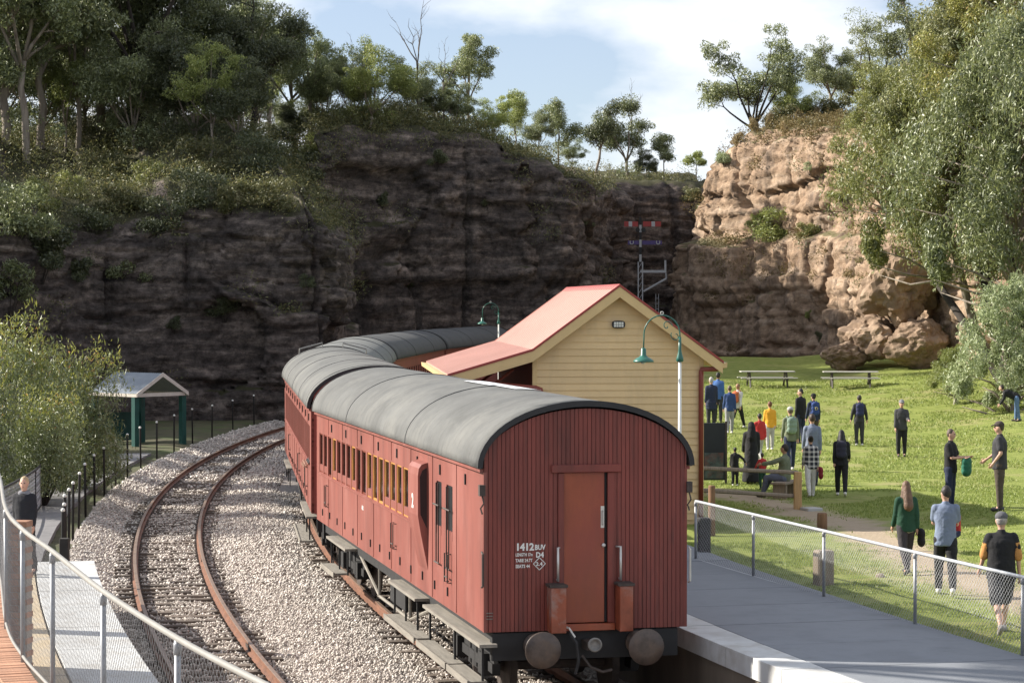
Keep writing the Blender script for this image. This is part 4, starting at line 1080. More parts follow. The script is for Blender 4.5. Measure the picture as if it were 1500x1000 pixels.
# ------------------------------------------------------------------ lamps
def lamp(loc, label):
    t = empty('platform_lamp', loc, math.radians(2)); tag(t, label, 'lamp post', 'gooseneck platform lamps')
    p = MB(); p.smooth = True; p.lathe([(.11, 0), (.11, .25), (.05, .32), (.036, .5), (.032, 3.5)], 14); p.build('post', m_white, t)
    p = MB(); p.smooth = True; p.lathe([(.05, 3.5), (.075, 3.52), (.07, 3.58), (.045, 3.66), (.03, 3.74), (.028, 4.0)], 14)
    ar = [(0, 0, 4.0)] + [(-.36 + .36 * math.cos(a), 0, 4.05 + .38 * math.sin(a)) for a in np.linspace(0, math.pi, 16)] + [(-.72, 0, 4.0), (-.73, 0, 3.75)]
    p.tube(ar, .014, 8); po = p.build('swan_neck', m_green, t)
    s = MB()
    for (cx, cz, r, a0, a1) in ((-.26, 4.22, .11, 0, 7.5), (-.08, 4.02, .11, 2.5, 9.5)):
        s.tube([(cx + (r * (1 - .07 * i)) * math.cos(a0 + (a1 - a0) * i / 16), 0, cz + (r * (1 - .055 * i)) * math.sin(a0 + (a1 - a0) * i / 16)) for i in range(14)], .010, 5)
    s.build('scroll', m_green, po)
    fn = MB(); fn.tube([(-.36 + .03 * math.cos(a), 0, 4.475 + .03 * math.sin(a)) for a in np.linspace(0, 6.283, 10)], .01, 5); fn.build('finial', m_steel, po)
    d = MB(); d.smooth = True; d.lathe([(.03, 3.78), (.05, 3.76), (.055, 3.64), (.09, 3.60), (.15, 3.57), (.2, 3.53), (.21, 3.50), (.203, 3.495), (.16, 3.53), (.03, 3.54)], 24, (-.73, 0, 0)); so = d.build('lamp_shade', m_green, t)
    bu = MB(); bu.smooth = True; bu.sphere((-.73, 0, 3.515), .06, 12, 8); bu.build('bulb', m_white, so)
    return t
lamp((PX(996, 47), 47, 1.0), 'green swan neck lamp on a white post in front of the cream gable')
lamp((PX(730.5, 104), 104, 1.22), 'green swan neck lamp beyond the station roof, against the dark cliff')

# ------------------------------------------------------------------ signal
S = empty('semaphore_signal', (PX(938, 147), 147, 0)); tag(S, 'tall bracket signal with red and white arms behind the station roof', 'railway signal')
m_sw = mat('signal white paint', (.34, .35, .37), .6, .12); m_sr = mat('signal arm red', (.26, .022, .022), .5, .1); m_sp = mat('dull violet arm', (.05, .03, .14), .5, .2)
p = MB(); p.box(-.17, -.10, -.04, .04, 0, 8.2); p.box(.10, .17, -.04, .04, 0, 8.2)
for k in range(20): p.tube([(-.13, -.03, .2 + .4 * k), (.13, -.03, .6 + .4 * k)], .018, 4)
p.build('lattice_post', m_sw, S)
for k in range(6): box_obj('mast_band', m_sw if k % 2 == 0 else m_black, S, -.07, .07, -.07, .07, 8.2 + k * .46, 8.2 + (k + 1) * .46)
for sx, l in ((-1, 1.02), (1, 1.28)):
    a = box_obj('signal_arm', m_sr, S, min(sx * .16, sx * l), max(sx * .16, sx * l), -.1, -.07, 10.40, 10.72); box_obj('arm_stripe', m_sw, a, sx * l * .62 - .11, sx * l * .62 + .11, -.105, -.099, 10.40, 10.72)
    a = MB(); cx = -.55 if sx < 0 else 1.1
    a.box(min(sx * .1, cx - .24), max(sx * .1, cx + .24), -.1, -.07, 9.27, 9.52); ao = a.build('small_arm', m_sp, S)
    u = MB(); u.tube([(cx - .1, -.12, 9.52), (cx - .1, -.12, 9.36), (cx - .05, -.12, 9.3), (cx + .05, -.12, 9.3), (cx + .1, -.12, 9.36), (cx + .1, -.12, 9.52)], .03, 5); u.build('arm_mark', m_sw, ao)
    sp = MB(); sp.lathe([(.14, 0), (.14, .12)], 12, (sx * .18, -.02, 10.2), 'y'); sp.build('spectacle', m_black, S)
box_obj('bracket_beam', m_sw, S, .0, 1.62, -.06, .06, 7.52, 7.68); box_obj('bracket_doll', m_sw, S, 1.5, 1.62, -.06, .06, 7.68, 8.3)
st = MB(); st.tube([(.2, 0, 6.35), (1.62, 0, 7.15)], .07, 6); st.tube([(1.62, 0, 7.15), (1.6, 0, 7.5)], .05, 6); st.build('bracket_strut', m_sw, S)
ld = MB()
for x in (.95, 1.12): ld.tube([(x, -.3, 0), (x, -.3, 6.2)], .02, 5)
for k in range(18): ld.tube([(.95, -.3, .3 + k * .33), (1.12, -.3, .3 + k * .33)], .014, 4)
ld.build('ladder', m_sw, S)

# ------------------------------------------------------------------ shelter by the path
SH = empty('picnic_shelter', (PX(238, 92), 92, .15), math.radians(48)); SH.scale = (.88, .88, .95); tag(SH, 'small green posted shelter with corrugated silver roof beside the path', 'shelter')
m_corr = mat('silver blue corrugated sheet', (.23, .26, .30), .5, .1); m_gab = mat('pale gable trim', (.62, .56, .5), .6)
GW = 1.35; EZ = 2.15; GZ = 2.9; SLn = 3.4
for sx in (-1, 1):
    mb = MB(); vs = []; fs = []; n = 90
    for i in range(n + 1):
        y = SLn * i / n; h = .012 * math.sin(i * 2 * math.pi / 4)
        vs += [(0, y, GZ + h), (sx * (GW + .1), y, EZ - .055 + h), (sx * (GW + .1), y, EZ - .075 + h), (0, y, GZ - .02 + h)]
    for i in range(n):
        for j in range(4): fs.append((i * 4 + j, i * 4 + (j + 1) % 4, i * 4 + 4 + (j + 1) % 4, i * 4 + 4 + j))
    mb.add(vs, fs); mb.build('roof_sheet', m_corr, SH)
    mb = MB(); mb.prism([(0, GZ + .03), (sx * (GW + .12), EZ - .04), (sx * (GW + .12), EZ - .2), (0, GZ - .14)], 'y', -.04, 0); mb.build('barge_board', m_gab, SH)
    box_obj('eave_board', m_gab, SH, min(sx * (GW + .10), sx * (GW + .13)), max(sx * (GW + .10), sx * (GW + .13)), 0, SLn, EZ - .2, EZ - .07)
    for y in (.25, SLn - .25): box_obj('post', m_green_post, SH, sx * GW - .12, sx * GW + .12, y - .12, y + .12, -.15, EZ - .05)
box_obj('tie_beam', m_gab, SH, -GW, GW, .05, .15, EZ - .2, EZ - .05)
box_obj('back_panel', m_green_post, SH, -GW, GW, SLn - .28, SLn - .24, 0, 1.2)

# ------------------------------------------------------------------ fences
def chain_fence(name, pts, h, label, rail_mat, post_mat, pr=.021, rr=.021, pitch=.05, wr=.0022, top_only=False, cat='fence', group=None, wire=None):
    f = empty(name, (pts[0][0], pts[0][1], pts[0][2])); tag(f, label, cat, group); o = Vector(pts[0])
    P = [Vector(p) - o for p in pts]
    for p in P:
        m = MB(); m.smooth = True; m.tube([p, p + Vector((0, 0, h - .01))], pr, 10); po = m.build('post', post_mat, f)
        c = MB(); c.smooth = True; c.lathe([(pr * 1.25, h - .09), (pr * 1.25, h - .03), (pr * 1.0, h - .02)], 10, p); c.build('post_cap', post_mat, po)
    def smoothpts(z):
        out = []
        for i in range(len(P) - 1):
            p0 = P[max(i - 1, 0)]; p1 = P[i]; p2 = P[i + 1]; p3 = P[min(i + 2, len(P) - 1)]
            for k in range(6):
                t = k / 6
                out.append(.5 * ((2 * p1) + (p2 - p0) * t + (2 * p0 - 5 * p1 + 4 * p2 - p3) * t * t + (3 * p1 - p0 - 3 * p2 + p3) * t ** 3) + Vector((0, 0, z)))
        out.append(P[-1] + Vector((0, 0, z))); return out
    m = MB(); m.smooth = True; m.tube(smoothpts(h), rr, 10); m.build('top_rail', rail_mat, f)
    m = MB(); m.smooth = True; m.tube(smoothpts(.05), rr * .75, 8); m.build('bottom_rail', rail_mat, f)
    # woven mesh: diagonal wires in each bay
    c = smoothpts(0); V = []; Q = []
    d = [0]
    for a, b in zip(c[:-1], c[1:]): d.append(d[-1] + (b - a).length)
    d = np.array(d); C = np.array([list(v) for v in c]); Ltot = d[-1]; z0, z1 = .06, h - .015; H = z1 - z0
    def pos(s, z): return np.array([np.interp(s, d, C[:, 0]), np.interp(s, d, C[:, 1]), np.interp(s, d, C[:, 2]) + z])
    for dirn in (1, -1):
        s0 = -H
        while s0 < Ltot:
            n = 5; prev = None
            for k in range(n + 1):
                zz = H * k / n; s = s0 + zz if dirn > 0 else s0 + H - zz
                if s < 0 or s > Ltot: prev = None; continue
                p = pos(s, z0 + zz)
                if prev is not None:
                    b = len(V); off = np.array([0, 0, wr * 1.4])
                    ta = np.array([0, wr * 1.2, 0]); tb = np.array([wr * 1.2, 0, 0])
                    for q in (prev, p): V += [q + off, q - off + tb, q - off - ta]
                    Q += [(b, b + 1, b + 4, b + 3), (b + 1, b + 2, b + 5, b + 4), (b + 2, b, b + 3, b + 5)]
                prev = p
            s0 += pitch * 1.414
    me = np_mesh('wire_mesh', np.array(V), np.array(Q), [wire or m_wire]); w = link('wire_mesh', me, f); tag(w, kind='stuff')
    return f
chain_fence('chain_link_fence', [(3.37, 43.0, .93), (4.15, 40.3, .93), (4.99, 37.5, .92), (5.9, 34.3, .92), (6.8, 31.2, .92), (7.65, 28.2, .92), (8.5, 25.2, .92)], 1.12,
            'galvanised chain link fence between the platform and the lawn', m_galv, m_galv_d, .026, .026, .055, .0024)
lf = [(-7.2, 31.5), (-5.75, 26.2), (-4.62, 21.4), (-4.05, 19.4), (-3.47, 17.7), (-2.66, 15.25), (-1.87, 13.1), (-1.25, 11.6), (-.6, 10.1)]
chain_fence('walkway_fence', [(x, y, 2.72) for x, y in lf], 1.1, 'curved chain link walkway fence with thick cream top rail on a brick kerb', m_railw, m_galv_d, .019, .019, .05, .0014, wire=mat('dull dark chain link wire', (.17, .17, .18), .6, .1))
chain_fence('chain_link_fence', [(-11.0, 50, .5), (-12.2, 60, .25), (-14.2, 72, -.1)], 1.15, 'dark chain link fence beside the bushes at the path edge', m_dpost, m_dpost, .03, .03, .12, .004)

# walkway with brick kerb
wkp = []
for i in range(len(lf) - 1):
    for k in range(8):
        t_ = k / 8; wkp.append((lf[i][0] * (1 - t_) + lf[i + 1][0] * t_, lf[i][1] * (1 - t_) + lf[i + 1][1] * t_))
wkp.append(lf[-1]); WK = np.array(wkp); k5 = np.ones(9) / 9
WK = np.stack([np.convolve(np.pad(WK[:, j], 4, 'edge'), k5, 'valid') for j in (0, 1)], -1)
dd = np.concatenate([[0], np.cumsum(np.hypot(*np.diff(WK, axis=0).T))])
def wk(s):
    x, y = np.interp(s, dd, WK[:, 0]), np.interp(s, dd, WK[:, 1]); e = .1
    tx, ty = np.interp(s + e, dd, WK[:, 0]) - np.interp(s - e, dd, WK[:, 0]), np.interp(s + e, dd, WK[:, 1]) - np.interp(s - e, dd, WK[:, 1])
    return x, y, math.atan2(ty, tx)
KB = empty('brick_kerb_wall', (WK[10][0], WK[10][1], .9)); tag(KB, 'orange brick kerb wall carrying the curved walkway fence', 'wall')
o = Vector(KB.location)
core = MB()
for s in np.arange(.3, dd[-1] - .4, .3):
    x, y, a = wk(s + .15); core.M = Matrix.Translation(Vector((x, y, 0)) - o) @ Matrix.Rotation(a, 4, 'Z'); core.box(-.16, .16, -.2, .02, -.2, 2.56)
core.build('mortar_core', m_mortar, KB)
br = MB(); br.bbox(-.052, .052, -.235, .04, -.038, .038, .006); brm = br.mesh('brick', m_brick)
br = MB(); br.bbox(-.11, .11, -.215, .03, -.036, .036, .006); brs = br.mesh('brick', m_brick)
for s in np.arange(3.0, 21.5, .115):
    x, y, a = wk(s); b = link('brick', brm, KB, Vector((x, y, 2.615 + random.uniform(-.004, .004))) - o, a)
for c_i in range(4):
    for s in np.arange(3.0 + (.12 if c_i % 2 else 0), 21.0, .24):
        x, y, a = wk(s); link('brick', brs, KB, Vector((x, y, 2.53 - c_i * .085)) - o, a)
wk_m = MB()
for s in np.arange(.3, dd[-1] - .4, .3):
    x, y, a = wk(s + .15); wk_m.M = Matrix.Translation((x, y, 0)) @ Matrix.Rotation(a, 4, 'Z'); wk_m.box(-.17, .17, -2.4, -.24, .9, 2.12)
tag(wk_m.build('walkway', m_conc_l), kind='structure')
# brick ramp wall behind
RW = empty('brick_ramp_wall', (-6.16, 30, 1.0)); tag(RW, 'red brick ramp wall seen through the walkway fence', 'wall')
o = Vector(RW.location); dv = Vector((-3.2, .5, 0)); Lr = dv.length; a = math.atan2(dv.y, dv.x)
RWl = MB(Matrix.Rotation(a, 4, 'Z')); RWl.box(.02, Lr, -.1, .1, -.2, 1.9); RWl.build('mortar_core', m_mortar, RW)
bm2 = MB(); bm2.bbox(-.11, .11, -.115, .115, -.036, .036, .005); bm2m = bm2.mesh('brick', m_brick)
Rz = Matrix.Rotation(a, 3, 'Z')
for r in range(23):
    for kx in range(11):
        b = link('brick', bm2m, RW, Rz @ Vector((.12 + kx * .235 + (.117 if r % 2 else 0), 0, .04 + r * .083)), a)

# posts with white caps along the track
cm = MB(); cm.smooth = True; cm.lathe([(.03, 0), (.034, 1.36), (.034, 1.37)], 8); pmesh = cm.mesh('post', m_dpost)
cm = MB(); cm.smooth = True; cm.sphere((0, 0, 1.40), .045, 8, 6); cmesh = cm.mesh('reflector_cap', m_white)
for k, Yp in enumerate([48.2, 49.8, 51.6, 53.6, 56.0, 58.8, 61.8, 65.2, 68.6, 72.2, 75.8, 79.6, 84, 88.5, 93.2, 98, 103, 108]):
    p = arcY(227.35, Yp); gz = float(hill_z(np.array(p.x), np.array(p.y), np.array(227.6)))
    t_ = empty('fence_post', (p.x, p.y, gz - .05), random.uniform(0, 1)); t_.rotation_euler = (random.uniform(-.02, .02), random.uniform(-.02, .02), 0)
    tag(t_, 'thin dark path post with a small white cap beside the ballast', 'post', 'capped posts along the curved path')
    link('post', pmesh, t_); link('reflector_cap', cmesh, t_)
p = arcY(227.3, 47.0)
tb = MB(); tb.bbox(-.09, .09, -.09, .09, -.2, .62, .01); tag(tb.build('timber_post', mat('tarred black timber', (.03, .027, .024), .8, .3), None, (p.x, p.y, .35)), 'short black timber post at the end of the left platform', 'post')

# lawn side posts and rails
pf = lawn_hit(1169, 746)
PFc = empty('post_and_rail_fence', pf); tag(PFc, 'weathered timber post and rail fence from the building corner to a pine post', 'fence')
m = MB(); m.bbox(-.09, .09, -.09, .09, -.2, .88, .012); m.build('post', m_pine, PFc)
lft = Vector((PX(1024, 54.2), 54.2, 0)) - Vector((pf.x, pf.y, 0))
for z0, z1 in ((.86, 1.06), (.30, .55)):
    m = MB(); m.tube([(0, .05, z0), (lft.x * .5, lft.y * .5 + .05, (z0 + z1) / 2), (lft.x, lft.y + .05, z1)], .05, 7); m.build('rail', m_wood, PFc)
m = MB(); m.bbox(lft.x - .06, lft.x + .06, lft.y - .06, lft.y + .06, -.2, 1.15, .01); m.build('post', m_wood, PFc)
def log(px, pyb, h, r, label, matl=m_log):
    q = lawn_hit(px, pyb); m = MB(); m.smooth = True
    m.lathe([(r * 1.02, -.2), (r, h * .4), (r * .96, h - .02), (r * .85, h)], 12); o = m.build('log_post', matl, None, q); tag(o, label, 'post'); return q
log(1043, 785, 1.05, .075, 'upright brown log post behind the chain link fence near the building')
log(1205, 776, .36, .11, 'short sawn log stump at the worn track')
q = lawn_hit(1207, 858); m = MB(); m.bbox(-.15, .15, -.13, .13, -.2, .6, .025); tag(m.build('timber_bollard', m_wood, None, q, .3), 'squat grey timber bollard behind the fence on the grass', 'bollard')
q = lawn_hit(1024, 816); m = MB(); m.bbox(-.11, .11, -.11, .11, -.2, .78, .02); tag(m.build('timber_bollard', m_dpost, None, (3.62, 44.2, .86), .1), 'dark timber bollard beside the end post of the chain link fence', 'bollard')
q = lawn_hit(1189, 748); m = MB(); m.bbox(-.2, .2, -.2, .2, -.06, .07, .015); tag(m.build('stone_slab', m_conc_l, None, q, .4), 'small pale stone slab on the grass by the pine fence post', 'slab')
# notice board
q = lawn_hit(1046, 709)
NB = empty('notice_board', q, math.radians(3)); tag(NB, 'dark upright notice board at the corner of the cream building', 'notice board')
box_obj('panel', m_sign, NB, -.3, .3, -.03, .03, .1, 1.66, .008)
for x in (-.33, .33): box_obj('leg', m_iron, NB, x - .03, x + .03, -.03, .03, -.1, 1.7)
m_poster = mat('dim poster print', (.05, .07, .07), .4, .9, 5, col3=(.14, .05, .04), s3=3)
box_obj('poster', m_poster, NB, -.26, .26, -.034, -.031, .15, .85)
# picnic tables
def table(px, py, rz, label):
    q = lawn_hit(px, py); T = empty('picnic_table', q, rz); tag(T, label, 'picnic table', 'picnic tables on the lawn')
    for k in range(4): box_obj('plank', m_table, T, -1.25, 1.25, -.36 + k * .18, -.36 + k * .18 + .17, .70, .745, .006)
    for y in (-.78, .56):
        for k in range(2): box_obj('seat_plank', m_table, T, -1.3, 1.3, y + k * .115, y + k * .115 + .108, .42, .46, .006)
    for x in (-.85, .85):
        m = MB()
        for sy in (-1, 1): m.tube([(x, sy * .62, 0), (x, sy * .25, .70)], .045, 4)
        m.box(x - .03, x + .03, -.75, .75, .35, .42); m.build('frame', m_tframe, T)
table(1246, 568, math.radians(-4), 'sunlit silver plank picnic table at the foot of the tan cliff')
table(1124, 567, math.radians(2), 'shaded grey picnic table in front of the dark cliff')
q = lawn_hit(1290, 846)
def rock(name, loc, r, mt, label, seed, sc=(1, 1, .7)):
    bm = bmesh.new(); bmesh.ops.create_icosphere(bm, subdivisions=5 if r > .5 else 2, radius=1)
    for v in bm.verts:
        n = v.co.normalized(); d = 1 + .35 * mnoise.noise(n * 1.3 + Vector((seed * 3.1, 0, 0))) + .16 * mnoise.noise(n * 3.4 + Vector((seed, 9, 0))) + .09 * mnoise.noise(n * 7 + Vector((0, seed, 0))) - .16 * max(0, .25 - abs(mnoise.noise(n * 2.2 + Vector((seed, 0, 4))))) * 4 * .25
        q_ = max(abs(n.x), abs(n.y), abs(n.z)); d *= .75 + .3 * q_
        v.co = Vector((n.x * d * r * sc[0], n.y * d * r * sc[1], n.z * d * r * sc[2]))
    me = bpy.data.meshes.new(name); bm.to_mesh(me); bm.free(); me.materials.append(mt); o = link(name, me, None, loc); o.rotation_euler = (0, 0, seed); tag(o, label, 'rock'); return o
rock('rock', q, .09, m_wood, 'small grey stone lying on the grass inside the fence', 2)
m_boulder = mat('tan sandstone boulder', (.22, .15, .10), .95, .3, 1.2, bump=.9, bscale=5, col3=(.38, .28, .20), s3=.9)
for i, (px, py, D, r, sc, lb) in enumerate([(1275, 498, 117, 1.4, (1.3, 1, .8), 'large tan boulder with a shaded face at the foot of the sunny cliff'), (1345, 505, 114, 1.2, (1.2, 1, .9), 'rounded tan boulder next to the scrub at the cliff foot'), (1235, 522, 116, .9, (1.3, 1, .7), 'low brown boulder behind the sunlit picnic table'), (1320, 420, 116, 1.8, (1, 1, 1.1), 'pale tan rock bulge high on the sunny cliff')]):
    rock('boulder', at(px, py, D), r, m_boulder, lb, i + 5, sc)
# ------------------------------------------------------------------ vegetation
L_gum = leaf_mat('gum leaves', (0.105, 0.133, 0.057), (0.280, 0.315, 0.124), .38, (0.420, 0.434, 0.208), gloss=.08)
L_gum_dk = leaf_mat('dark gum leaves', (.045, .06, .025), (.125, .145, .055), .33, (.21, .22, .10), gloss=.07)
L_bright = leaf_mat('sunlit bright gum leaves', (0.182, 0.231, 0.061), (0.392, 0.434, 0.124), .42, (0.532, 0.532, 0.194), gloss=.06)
L_wattle = leaf_mat('wattle leaves', (0.13, 0.155, 0.045), (0.32, 0.335, 0.10), .4, (0.46, 0.41, 0.19), gloss=.06)
L_pale = leaf_mat('pale sage leaves', (0.252, 0.308, 0.152), (0.462, 0.532, 0.278), .32, (0.588, 0.600, 0.404), gloss=.06)
L_scrub = leaf_mat('scrub leaves', (0.075, 0.088, 0.032), (0.19, 0.185, 0.068), .33, (0.34, 0.27, 0.12), gloss=.05)
L_tips = leaf_mat('bottlebrush leaves with red tips', (0.16, 0.19, 0.035), (0.40, 0.40, 0.075), .42, (0.50, 0.24, 0.10), gloss=.06)
L_dry = leaf_mat('dry grass tuft', (0.238, 0.182, 0.096), (0.420, 0.322, 0.166), .3, (0.504, 0.420, 0.236), gloss=.03)

def leaves(C, size, ratio, rg, droop=.5, jit=.35):
    n = len(C)
    d = rg.normal(size=(n, 3)); d[:, 2] -= droop * 1.5; d /= np.linalg.norm(d, axis=1, keepdims=True) + 1e-9
    r = rg.normal(size=(n, 3)); s = np.cross(d, r); s /= np.linalg.norm(s, axis=1, keepdims=True) + 1e-9
    l = size * rg.uniform(1 - jit, 1 + jit, n)[:, None]; w = l * ratio
    nrm = np.cross(d, s) * l * .12
    V = np.stack([C - d * l * .5, C + s * w * .5 + nrm, C + d * l * .5, C - s * w * .5 + nrm], 1).reshape(-1, 3)
    return V
def clump_pts(c, r, n, rg, hollow=.45):
    p = rg.normal(size=(n, 3)); p /= np.linalg.norm(p, axis=1, keepdims=True)
    rad = hollow + (1 - hollow) * rg.random(n) ** .6
    rad *= 1 + .35 * vnoise(p[:, 0] * 2 + c[0], p[:, 1] * 2 + c[1], p[:, 2] * 2 + c[2], 5)
    return np.array(c) + p * rad[:, None] * np.array(r)
def leaf_mesh(name, V, mt): return np_mesh(name, V, np.arange(len(V)).reshape(-1, 4), [mt])

def gum(seed, H=8, spread=2.6, fork=.35, limbs=4, sub=3, cr=.75, nl=170, leaf=.17, tr=.13, lean=(0, 0), lm=None, bark=None, droop=.5, dead=False, low=0.0, bole=0.0):
    """returns (trunk mesh, crown mesh): tapered trunk, limbs, branches and leaf clumps on the branch ends"""
    rg = np.random.default_rng(seed); R = random.Random(seed)
    tk = MB(); tk.smooth = True; tips = []
    def path(a, b, n, wob):
        pts = []
        for i in range(n + 1):
            t = i / n; p = a.lerp(b, t)
            if 0 < i < n: p = p + Vector((R.uniform(-wob, wob), R.uniform(-wob, wob), R.uniform(-wob, wob) * .4))
            pts.append(p)
        return pts
    base = Vector((0, 0, -1.2 - bole)); f = Vector((lean[0] * H * fork, lean[1] * H * fork, H * fork))
    tp = path(base, f, 5, tr * .9); n = len(tp)
    tk.tube(tp, [tr * (1.25 - .45 * i / (n - 1)) for i in range(n)], 8)
    a0 = R.uniform(0, 6.28)
    for i in range(limbs):
        a = a0 + i * 6.283 / limbs + R.uniform(-.5, .5); lead = (i == 0)
        rr = spread * (R.uniform(.1, .35) if lead else R.uniform(.35, 1.0)); hz = H * (R.uniform(.88, .97) if lead else R.uniform(.45, .88))
        st = tp[-1] if i < 3 else tp[-2].lerp(tp[-1], R.random())
        e = Vector((f.x + lean[0] * (hz - f.z) + rr * math.cos(a), f.y + lean[1] * (hz - f.z) + rr * math.sin(a), hz))
        md = st.lerp(e, .5) + Vector((0, 0, -.0)) + Vector((math.cos(a), math.sin(a), 0)) * rr * .08
        lp = path(st, md, 2, .12) + path(md, e, 3, .16)[1:]; m = len(lp)
        tk.tube(lp, [tr * (.62 - .5 * k / (m - 1)) for k in range(m)], 6)
        for j in range(sub):
            s2 = lp[R.randint(2, m - 1)]; b = a + R.uniform(-1.4, 1.4); r2 = spread * R.uniform(.18, .5)
            e2 = s2 + Vector((r2 * math.cos(b), r2 * math.sin(b), R.uniform(.0, .22) * H * .6))
            bp = path(s2, e2, 3, .1); tk.tube(bp, [tr * .22, tr * .17, tr * .11, tr * .05], 5)
            tips.append(e2); tips.append(bp[2] + Vector((R.uniform(-.3, .3), R.uniform(-.3, .3), R.uniform(-.1, .3))))
            if R.random() < .5:
                e3 = bp[1] + Vector((R.uniform(-1, 1), R.uniform(-1, 1), R.uniform(.2, .9))) * spread * .3
                tk.tube(path(bp[1], e3, 2, .06), [tr * .12, tr * .08, tr * .04], 4); tips.append(e3)
        tips.append(e); tips.append(lp[m - 2] + Vector((R.uniform(-.4, .4), R.uniform(-.4, .4), R.uniform(.0, .4))))
        if R.random() < .6: tips.append(lp[max(1, m - 3)] + Vector((math.cos(a), math.sin(a), .2)) * R.uniform(.2, .6))
    for k in range(int(low)):
        tips.append(Vector((R.uniform(-1, 1) * spread * .6, R.uniform(-1, 1) * spread * .6, H * R.uniform(.12, .5))))
    C = []
    if not dead:
        for tpt in tips:
            s_ = R.uniform(.6, 1.25) * cr
            C.append(clump_pts(tuple(tpt), (s_ * R.uniform(.8, 1.15), s_ * R.uniform(.8, 1.15), s_ * R.uniform(.6, .9)), int(nl * s_ * s_ / (cr * cr) + 20), rg))
            if R.random() < .5: C.append(clump_pts(tuple(tpt + Vector((R.uniform(-1, 1), R.uniform(-1, 1), R.uniform(-.6, .3))) * cr), (s_ * .6, s_ * .6, s_ * .45), int(nl * .35), rg))
        V = leaves(np.concatenate(C), leaf, .30, rg, droop)
        cm_ = leaf_mesh('crown', V, lm or L_gum)
    else: cm_ = None
    return tk.mesh('trunk', bark or m_bark_p, fix=False), cm_
def shrub(seed, r=1.0, h=1.2, n=2500, leaf=.13, lm=None, ratio=.3, lobes=9, droop=.0, strands=False, hollow=.3):
    rg = np.random.default_rng(seed); R = random.Random(seed)
    tk = MB(); C = []
    for k in range(lobes):
        a = R.uniform(0, 6.283); q = R.random() ** .5 * r * .62; z = (R.uniform(.0, .3) if k % 2 else R.uniform(.3, .8)) * h; q = min(r * .7, q * 1.25) if k % 2 else q
        c = Vector((q * math.cos(a), q * math.sin(a), z * (1 - .35 * (q / r) ** 2)))
        tk.tube([(c.x * .1, c.y * .1, -.5), (c.x * .6, c.y * .6, c.z * .5), tuple(c)], [.012 * h, .008 * h, .004], 5)
        s_ = r * R.uniform(.3, .52)
        C.append(clump_pts(tuple(c), (s_, s_, s_ * (h / r) * .55), n // lobes, rg, hollow))
    C = np.concatenate(C); C[:, 2] = np.where(C[:, 2] < -.15, rg.uniform(-.15, .4, len(C)), C[:, 2])
    return tk.mesh('stem', m_bark_d, fix=False), leaf_mesh('foliage', leaves(C, leaf, ratio, rg, droop), lm or L_scrub)
def wattle(seed, r=3.5, h=8, n=42000, leaf=.2, lm=None, lobes=26, ratio=.26, tr=.16, foot=(0, 0, -1)):
    """big drooping crown down to the ground, trunk inside"""
    rg = np.random.default_rng(seed); R = random.Random(seed)
    tk = MB(); tk.smooth = True; C = []
    tk.tube([foot, (foot[0] * .45, foot[1] * .45, foot[2] * .4), (.2, .1, h * .3), (-.1, .2, h * .6), (.1, 0, h * .85)], [tr * 1.5, tr * 1.3, tr, tr * .7, tr * .25], 8)
    for k in range(lobes):
        z = h * (.04 + .9 * (k + .5) / lobes); prof = math.sin(math.pi * min(1, .3 + .7 * (z / h))) ** .5
        a = k * 2.4 + R.uniform(-.4, .4); q = r * prof * R.uniform(.3, 1.12)
        c = Vector((q * math.cos(a), q * math.sin(a), z))
        tk.tube([(0, 0, max(.3, z - h * .18)), (c.x * .5, c.y * .5, z - h * .05), tuple(c)], [tr * .45, tr * .28, tr * .06], 5)
        s_ = r * R.choice([.12, .16, .2, .26, .32])
        m = n // lobes
        C.append(clump_pts(tuple(c), (s_, s_, s_ * 1.05), int(m * .93), rg, .3))
        # hanging sprays
        ns = 8; per = max(3, int(m * .07 / ns))
        st = clump_pts(tuple(c), (s_, s_, s_ * .6), ns, rg, .8)
        for q_ in range(ns):
            t = rg.random(per)[:, None]; C.append(st[q_] + np.concatenate([rg.normal(0, .05, (per, 2)), -t * s_ * .9], 1))
    C = np.concatenate(C); C[:, 2] = np.where(C[:, 2] < -.4, rg.uniform(-.4, 1.2, len(C)), C[:, 2])
    return tk.mesh('trunk', m_bark_p, fix=False), leaf_mesh('crown', leaves(C, leaf, ratio, rg, .55), lm or L_wattle)

def put(name, meshes, loc, label, cat, group=None, s=1.0, rz=None, sz=None, parts=('trunk', 'crown'), lm=None):
    t = empty(name, loc, random.uniform(0, 6.283) if rz is None else rz); t.scale = (s, s, sz if sz else s)
    tag(t, label, cat, group)
    link(parts[0], meshes[0], t)
    if meshes[1] is not None:
        c = link(parts[1], meshes[1], t)
        if lm: c.material_slots[0].link = 'OBJECT'; c.material_slots[0].material = lm
    return t
G = [gum(21, 9, 2.9, .36, 6, 5, .62, 120, .19, .14, low=2), gum(22, 10, 2.9, .42, 6, 5, .62, 120, .19, .15, low=2), gum(23, 8, 2.4, .3, 5, 5, .58, 120, .18, .10, low=2), gum(24, 6, 2.3, .15, 7, 4, .62, 170, .17, .09, low=12), gum(25, 6.5, 2.6, .15, 7, 4, .68, 180, .17, .10, low=14)]
GD = [gum(31, 10, 3.3, .40, 6, 5, .7, 140, .19, .22, low=2, bark=m_bark_d, lm=L_gum_dk), gum(32, 10, 3.4, .3, 6, 5, .7, 140, .19, .2, low=2, bark=m_bark_d, lm=L_gum_dk, lean=(.1, 0))]
